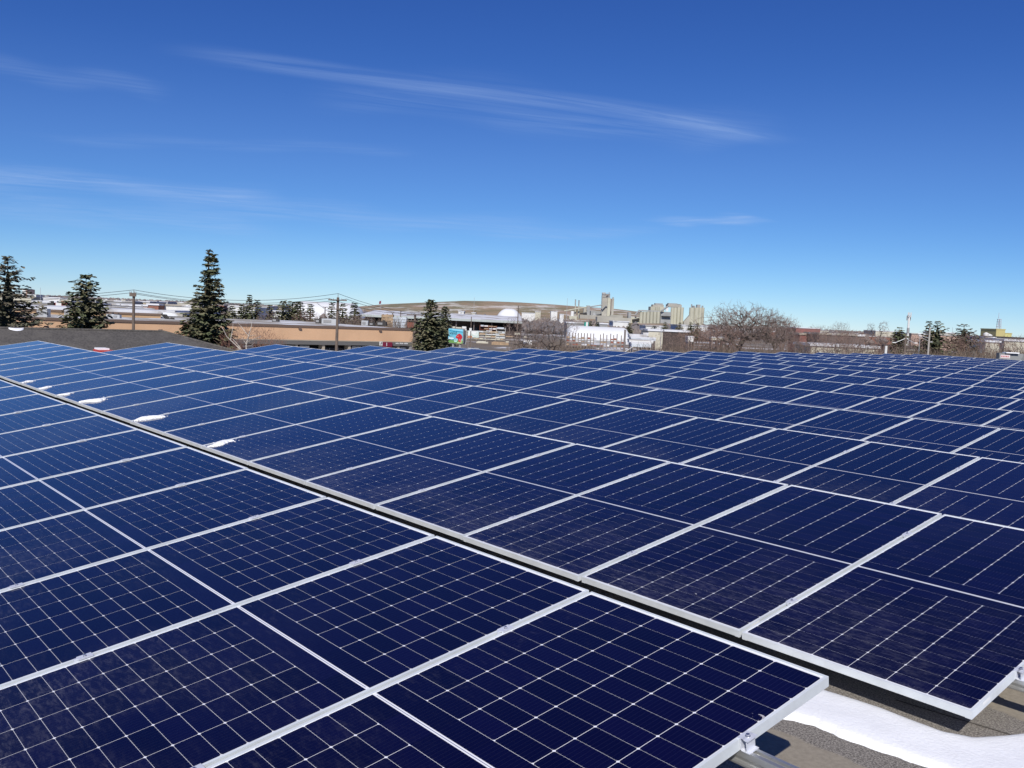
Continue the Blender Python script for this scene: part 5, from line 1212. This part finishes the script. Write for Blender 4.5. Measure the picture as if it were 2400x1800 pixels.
mb.obox(pt(1087, 807, DB+.3)*np.array((1, 1, 0))+np.array((0, 0, zb0-.05)), RH*.2, VH*.35, (0, 0, .1)); mb.obox(pt(1087, 807, DB+.3)*np.array((1, 1, 0))+np.array((0, 0, zb1-.15)), RH*.2, VH*.35, (0, 0, .1)); mb.build('side_frame', M_WHITEW, bb)
a1 = pt(1087.2, 800, DB+.32); mb = MB(); mb.obox((a1[0], a1[1], zb0+.06), RH*.17, VH*.28, (0, 0, zb1-zb0-.22)); mb.build('side_panel', M_SHADE, bb)
for u in (.3, .75): 
    mb = MB(); p = bp(u, 0, -.2); mb.tube((p[0], p[1], GZ), (p[0], p[1], zb0-.001), .12, .12, 8); mb.build('post', M_GREYW, bb)

# parked vehicles peeking over the array
def car(px, D, label, m_, yaw, van=False):
    b0 = gz_at(px, D); t = thing('parked_car', b0, label, 'car', 'vehicles parked beyond the array', (0, 0, yaw)); hh = 2.0 if van else 1.45
    mb = MB(); P_ = [(-2.2, .35), (2.2, .35), (2.25, .75), (1.9, .95), (1.1, 1.0), (-2.1, 1.02), (-2.25, .8)]
    mb.prism([(x, -.88, z) for x, z in P_], (0, 1.76, 0)); mb.build('body', m_, t, world=False)
    C_ = [(-1.9, 1.021), (1.0, 1.001), (.45, hh), (-1.5, hh)]
    mb = MB(); mb.prism([(x, -.75, z) for x, z in C_], (0, 1.5, 0)); mb.build('cabin', M_DARK, t, world=False)
    mb = MB(); mb.box((-1.45, -.70, hh+.001), (.42, .70, hh+.05)); mb.build('roof', m_, t, world=False)
    for x in (-1.35, 1.4):
        for y in (-.9, .72):
            mb = MB(); mb.tube((x, y, .33), (x, y+.18, .33), .33, .33, 12, caps=True); mb.build('wheel', M_RUBBER, t, world=False)
yw = math.atan2(RH[1], RH[0])
car(1147, 150, 'dark car whose roof shows over the array below the lumber yard', M_DARK, yw)
car(1060, 122, 'black vehicle under the billboard', M_DARK, yw+.2, van=True)
car(1072, 126, 'white vehicle right of the black one under the billboard', M_WHITEW, yw+.2, van=True)
car(1120, 160, 'pale car left of the dark one below the lumber yard', M_LUMB, yw)
# pale wall with red sign at the right edge
A1, B1 = gz_at(2350, 62), gz_at(2440, 62); t = thing('low_grey_wall', (A1+B1)/2, 'low grey panelled wall with a snowy cap at the right edge', 'wall')
mb = MB(); slabwall(mb, A1, B1, GZ, zat(2385, 829, 62), .4); mb.build('panel', flat('grey_panel', (.26, .27, .27), c2=(.17, .18, .18), scale=1.2, thr=(.45, .55)), t)
mb = MB(); slabwall(mb, gz_at(2366, 61.8), gz_at(2397, 61.8), zat(2385, 829, 62)+.001, zat(2385, 829, 62)+.07, .5); mb.build('snow_cap', M_SNOW, t)
t = thing('notice_sign', gz_at(2364, 61.7), 'pale notice with faded red lettering on the low grey wall', 'sign'); t.location.z = zat(2364, 835, 61.7)
A1, B1 = gz_at(2353, 61.6), gz_at(2375.5, 61.6); z0_, z1_ = zat(2364, 840, 61.6), zat(2364, 832, 61.6)
mb = MB(); mb.obox((A1[0], A1[1], z0_), B1-A1, VH*.03, (0, 0, z1_-z0_)); mb.build('board', flat('pink_white', (.72, .62, .62)), t)
for k, (u, w_) in enumerate(((.08, .16), (.27, .12), (.42, .10), (.55, .16), (.74, .14))):
    mb = MB(); q_ = A1+(B1-A1)*u-VH*.01; mb.obox((q_[0], q_[1], z0_+(z1_-z0_)*.3), (B1-A1)*w_*.7, VH*.009, (0, 0, (z1_-z0_)*.42)); mb.build('letter', flat('faded_red', (.50, .12, .12)), t)
# awning teeth
A1, B1 = gz_at(2087, 174.5), gz_at(2158, 174.5); t = thing('awning', (A1+B1)/2, 'scalloped pale awning strip along the cream shop at the right', 'awning'); t.location.z = zat(2120, 817, 174.5)
for k in range(26):
    q_ = A1+(B1-A1)*(k+.15)/26; mb = MB(); z_ = zat(2087, 816.2, 174.5); mb.prism([(q_[0], q_[1], z_), (q_[0]+RH[0]*.15, q_[1]+RH[1]*.15, z_), (q_[0]+RH[0]*.07, q_[1]+RH[1]*.07, z_-.22)], -VH*.25); mb.build('tooth', M_WHITEW, t)
mb = MB(); mb.obox((A1[0], A1[1], zat(2087, 816.2, 174.5)+.001), B1-A1, -VH*.3, (0, 0, .12)); mb.build('rail', M_SHADE, t)

# ------------------------------------------------------------------ cement plant
DP = 1180
def P3d(px, py, D=DP): return pt(px, py, D)
def pbox(t, name, x0, x1, y0, y1, D, dep, m_):
    a, b_ = P3d(x0, y0, D), P3d(x1, y0, D); z1_ = P3d((x0+x1)/2, y0, D)[2]; z0_ = max(GZ, P3d((x0+x1)/2, y1, D)[2])
    mb = MB(); mb.obox((a[0], a[1], z0_), np.array([b_[0]-a[0], b_[1]-a[1], 0]), VH*dep, (0, 0, z1_-z0_)); return mb.build(name, m_, t)
def pcyl(t, name, x0, x1, y0, y1, D, m_, n=20, taper=1.):
    c = P3d((x0+x1)/2, y0, D); R_ = (x1-x0)/2*D/FPX; z0_ = max(GZ, P3d((x0+x1)/2, y1, D)[2]); c = c+VH*R_
    mb = MB(); mb.tube((c[0], c[1], z0_), (c[0], c[1], c[2]), R_, R_*taper, n, caps=True); return mb.build(name, m_, t, smooth=False)
def pbeam(t, name, x0, y0, x1, y1, w_, D, m_):
    a, b_ = P3d(x0, y0, D), P3d(x1, y1, D); mb = MB(); mb.tube(a, b_, w_, w_, 6); return mb.build(name, m_, t)
tw = thing('preheater_tower', gz_at(1425, DP), 'tallest concrete tower of the cement plant with steelwork on its top', 'industrial tower')
pbox(tw, 'shaft', 1412.5, 1424.5, 691.5, 745, DP, 12, M_CONC); pbox(tw, 'shaft', 1424.7, 1431.5, 698.5, 745, DP, 12, M_CONC2); pbox(tw, 'dark_seam', 1431.7, 1434, 700, 730, DP+2, 8, M_STEEL)
pbox(tw, 'shaft', 1434.2, 1439.5, 700, 738, DP+2, 9, M_CONC); pbox(tw, 'stair_tower', 1410.8, 1412.3, 692, 735, DP+1, 4, M_CONC3)
pbox(tw, 'top_house', 1412, 1420, 685.5, 691.3, DP+2, 7, M_CONC3); pbox(tw, 'top_house', 1421, 1430, 688.5, 698, DP+1, 8, M_CONC3); pcyl(tw, 'duct', 1435.5, 1438.5, 696.5, 700, DP+4, M_CONC3, 10)
pbeam(tw, 'mast', 1427.8, 690, 1427.8, 684.5, .35, DP, M_STEEL); pbeam(tw, 'duct', 1421.5, 694, 1424.5, 690.5, 1.0, DP-1, M_STEEL)
for y in (686, 689, 692.5, 696): pbeam(tw, 'gallery', 1411.5, y, 1431, y+.6, .22, DP-.5, M_GALV)
pbeam(tw, 'inclined_duct', 1411, 725, 1419.5, 716, .8, DP-1.5, M_CONC3); pbeam(tw, 'inclined_duct', 1419.5, 716, 1423.5, 716.5, .8, DP-1.5, M_CONC3)
for x0, x1, yt, lb in ((1347.5, 1350.5, 702, 'left one of two slim striped chimneys'), (1355.5, 1358.7, 704, 'right one of two slim striped chimneys')):
    t = thing('chimney', gz_at((x0+x1)/2, DP), lb+' at the cement plant', 'chimney', 'two slim chimneys of the cement plant')
    pcyl(t, 'stack', x0, x1, yt+13, 748, DP, M_CONC2, 14); pcyl(t, 'upper_stack', x0+.15, x1-.15, yt+.8, yt+12.98, DP, M_CONC3, 14); pcyl(t, 'cap', x0-.05, x1+.05, yt, yt+.78, DP-.1, M_CHAR, 14)
t = thing('plant_building', gz_at(1395, DP), 'grey process buildings and conveyors left of the tall plant tower', 'industrial building')
pbox(t, 'block', 1376, 1383, 716, 740, DP, 12, M_CONC3); pbox(t, 'block', 1368, 1376, 722, 740, DP+4, 10, M_CONC); pbox(t, 'dark_band', 1361, 1376, 733.5, 737, DP-3, 8, M_CHAR)
pbox(t, 'low_hall', 1359, 1432, 739, 748, DP-20, 30, M_CONC); pbox(t, 'low_hall', 1385, 1410, 729, 739, DP+10, 14, M_CONC3); pbeam(t, 'conveyor', 1322, 729, 1376, 719.5, .9, DP-5, M_CONC2); pbeam(t, 'conveyor', 1383, 719, 1412, 714.5, .8, DP-5, M_CONC3)
pcyl(t, 'tank', 1338, 1346, 729, 745, DP-30, M_WHITEW, 16); pbox(t, 'plinth', 1334, 1352, 741, 752, DP-40, 12, M_CONC2); pcyl(t, 'arched_roof', 1388, 1399, 733, 739, DP-6, M_CONC3, 16, .6)
t = thing('plant_building', gz_at(1460, DP), 'long grey low halls between the tall tower and the silos', 'industrial building')
pbox(t, 'hall', 1431, 1460, 738, 748, DP-10, 25, M_CONC); pbox(t, 'hall', 1400, 1480, 744, 756, DP-60, 25, M_CONC); pbox(t, 'tower', 1473, 1479.5, 732, 756, DP-20, 10, M_CONC3); pbox(t, 'hall', 1478, 1500, 743.5, 757, DP-10, 18, M_CONC2); pbeam(t, 'dark_tube', 1482, 751, 1498, 747.5, 1.6, DP-12, M_CHAR); pbox(t, 'snow_roof', 1478, 1500, 742.4, 743.4, DP-10, 18, M_SNOWROOF)
t = thing('silo_group', gz_at(1520, DP), 'row of short concrete silos with an inclined conveyor, left of the tall silo block', 'silos')
for k in range(6): pcyl(t, 'silo', 1500+k*8.1, 1507.9+k*8.1, 730.5, 758, DP-14, M_CONC2, 18)
pbox(t, 'gallery', 1500, 1550, 727.3, 730.3, DP-12, 8, M_CONC3); pbeam(t, 'conveyor', 1489, 738, 1498, 727.5, 1.1, DP-14, M_CONC3); pbeam(t, 'conveyor', 1498, 727.5, 1504, 729, 1.1, DP-14, M_CONC3); pbeam(t, 'conveyor', 1550, 729, 1567, 717, 1.2, DP-15, M_CONC3)
pbox(t, 'base_block', 1549, 1573, 731, 758, DP-12, 12, M_CONC3); pbox(t, 'canopy', 1551, 1572, 740.5, 742, DP-16, 6, M_CHAR)
t = thing('silo_group', gz_at(1575, DP), 'big block of tall concrete silos with two stepped head houses', 'silos')
pbox(t, 'block', 1525, 1557, 719, 756, DP+14, 20, M_CONC2); pbox(t, 'head_house', 1530, 1556, 714, 719, DP+16, 14, M_CONC); pbox(t, 'head_house', 1536, 1554, 711, 714, DP+18, 10, M_CONC3)
pbox(t, 'head_house', 1566, 1598, 713.5, 720, DP+10, 18, M_CONC); pbox(t, 'head_house', 1567, 1588, 710.8, 713.5, DP+12, 12, M_CONC3); pbox(t, 'head_house', 1588.3, 1596, 712.5, 713.4, DP+12, 12, M_CONC3)
for x0, x1 in ((1537.5, 1541), (1542, 1545.5)): pcyl(t, 'silo', x0-1, x1+1, 719.5, 756, DP+10, M_CONC2, 14)
for x0, x1 in ((1573, 1581), (1580, 1588), (1588, 1597), (1596, 1603.5)): pcyl(t, 'silo', x0, x1, 720.5, 760, DP+(4 if x0 < 1590 else 0), M_CONC2, 18)
pbox(t, 'white_panel', 1561, 1566.5, 721, 729.5, DP-2, 2, M_WHITEW)
t = thing('silo_group', gz_at(1635, DP), 'right-hand group of four tall round silos with a sloping lean-to', 'silos')
for x0, x1 in ((1617, 1629.5), (1628.5, 1640.5), (1639, 1647), (1644.5, 1652)): pcyl(t, 'silo', x0, x1, 721, 762, DP-(6 if x0 < 1640 else 0), M_CONC2, 20)
pcyl(t, 'filter', 1620, 1623, 713, 721, DP-2, M_CONC3, 8); pbox(t, 'deck_house', 1625, 1630, 716.5, 721, DP, 6, M_CONC3); pbox(t, 'deck_house', 1634, 1642, 714, 721, DP, 6, M_CONC3); pcyl(t, 'filter', 1645, 1649, 716.5, 721, DP, M_CONC3, 8)
a, b_, c = P3d(1603, 754, DP-4), P3d(1617, 738.5, DP-4), P3d(1617, 758, DP-4); mb = MB(); mb.prism([(a[0], a[1], GZ), (a[0], a[1], a[2]), (b_[0], b_[1], b_[2]), (b_[0], b_[1], GZ)], VH*8); mb.build('lean_to', M_CONC, t)

# ------------------------------------------------------------------ far scatter of roofs and the tree belt on the horizon
r = random.Random(77)
LMK = (('the left-edge spruce', 18), ('the yellow shopfront', 88), ('the brick-red front', 125), ('the second spruce', 201), ('the white corner building', 262), ('the left power pole', 313), ('the brown brick building', 358), ('the white windowed building', 420), ('the tallest spruce', 487), ('the spindly spruce', 584), ('the spruce with the pale shrub', 632), ('the large elm', 1748), ('the dark red shed', 1892), ('the skyline poplars', 2058), ('the cell tower', 2131), ('the two close spruces', 2190), ('the lone drooping spruce', 2262), ('the white tanks', 2318), ('the yellow tower building', 2350), ('the right edge of the view', 2400))
LB = ('tiny white far-off building among the horizon roofs', 'tiny grey far-off building among the horizon roofs', 'tiny cream far-off building among the horizon roofs', 'tiny reddish far-off building among the horizon roofs')
for k in range(110):
    px = r.choice((r.uniform(-60, 640), r.uniform(1700, 2500))); D = r.uniform(520, 1300)
    i = r.choices((0, 1, 2, 3), (5, 3, 3, 1))[0]; w_ = r.uniform(8, 34); b0 = gz_at(px, D); h_ = r.uniform(3., 5.4)
    lm, lpx = min(LMK, key=lambda q: abs(q[1]-px)); side_ = 'just behind' if abs(lpx-px) < 8 else ('left of' if px < lpx else 'right of')
    sz = 'wide' if w_/D > .035 else 'narrow' if w_/D < .015 else 'small'; ds = 'nearer' if D < 800 else 'farther' if D < 1080 else 'farthest'
    t = thing('far_building', b0, '%s %s %s far-off building %s %s' % (ds, sz, ('white', 'grey', 'cream', 'reddish')[i], side_, lm), 'building', 'small far-off buildings on the horizon'); mb = MB(); mb.obox(b0-RH*w_/2, RH*w_, VH*w_*.5, (0, 0, h_)); mb.build('wall', (M_WHITEW, M_GREYW, M_CREAM, M_BRICK)[i], t)
    mb = MB(); mb.obox(b0-RH*(w_/2+.2)-VH*.2+(0, 0, h_+.001), RH*(w_+.4), VH*(w_*.5+.4), (0, 0, .4)); mb.build('roof', r.choice((M_SNOWROOF, M_GREYROOF, M_GREYROOF)), t)
M_FARTREE = flat('far_tree_belt', (.14, .13, .135), c2=(.23, .19, .165), scale=.02, thr=(.4, .6))
mb = MB()
for k in range(9000):
    px = r.uniform(-500, 2900); D = 420+1900*r.random()**.75
    if 780 < px < 1560 and D > 1150: continue
    if 1330 < px < 1660 and D > 1050: continue
    dens = .5+.5*math.sin(px*.013+D*.004)
    if r.random() > .35+.65*dens: continue
    b0 = gz_at(px, D); h_ = r.uniform(3.2, 6.8)*(1.15 if D > 900 else .85); w_ = r.uniform(1.2, 3.2)*(1+D/1500)
    c = b0+(0, 0, h_*.45); top_ = b0+(0, 0, h_); ring = [c+RH*w_*math.cos(a+k)+VH*w_*math.sin(a+k)+np.array((0, 0, r.uniform(-.1, .25)*h_)) for a in (0, 1.57, 3.14, 4.71)]
    mb.add([b0]+ring+[top_], [(0, 2, 1), (0, 3, 2), (0, 4, 3), (0, 1, 4), (1, 2, 5), (2, 3, 5), (3, 4, 5), (4, 1, 5)])
for k in range(2600):
    px = r.uniform(1090, 1700); D = r.uniform(390, 560) if px > 1230 else r.uniform(420, 900)
    b0 = gz_at(px, D); h_ = r.uniform(1.8, 4.6)*(1 if px > 1230 else .8); w_ = r.uniform(.8, 2.2)
    c = b0+(0, 0, h_*.45); top_ = b0+(0, 0, h_); ring = [c+RH*w_*math.cos(a+k)+VH*w_*math.sin(a+k)+np.array((0, 0, r.uniform(-.1, .25)*h_)) for a in (0, 1.57, 3.14, 4.71)]
    mb.add([b0]+ring+[top_], [(0, 2, 1), (0, 3, 2), (0, 4, 3), (0, 1, 4), (1, 2, 5), (2, 3, 5), (3, 4, 5), (4, 1, 5)])
setp(mb.build('far_tree_belt', M_FARTREE), 'belt of far bare trees along the horizon', 'trees', kind='stuff')

# bird droppings on the nearest panel and its neighbours
M_DROP = mat('dried_dropping', (.42, .40, .42), .8)
def dropping(px, py, k, size, seed, label):
    o0 = rowmat(k); n_ = np.array((0, -sT, cT)); d = ray(px, py); p = CAM+d*(((np.array(o0)-CAM)@n_)/(d@n_)); r = random.Random(seed)
    ex, ey = np.array((1., 0, 0)), np.array((0, cT, sT)); mb = MB(); prev = None
    for i in range(9):
        a = -.4+i*.33; c = p+ex*math.cos(a)*size+ey*math.sin(a)*size*.8; w = size*.32*(1-abs(i-4)/5.5)*r.uniform(.8, 1.2)
        c1_, c2_ = c-(ex*math.cos(a)+ey*math.sin(a))*w, c+(ex*math.cos(a)+ey*math.sin(a))*w
        if prev is not None: mb.add([prev[0]+n_*.0006, c1_+n_*.0006, c2_+n_*.0006, prev[1]+n_*.0006], [(0, 1, 2, 3)])
        prev = (c1_, c2_)
    for _ in range(6):
        c = p+ex*r.uniform(-1.8, 1.8)*size+ey*r.uniform(-1.8, .5)*size; q = size*r.uniform(.05, .14)
        mb.add([c-ex*q+n_*.0006, c-ey*q+n_*.0006, c+ex*q+n_*.0006, c+ey*q+n_*.0006], [(0, 1, 2, 3)])
    return setp(mb.build('bird_dropping', M_DROP), label, 'dropping')
dropping(1779, 1680, -1, .015, 1, 'curved grey bird dropping near the right end of the front row')
dropping(1628, 1392, 0, .010, 2, 'tiny grey speck of dropping on the second row near its low edge')
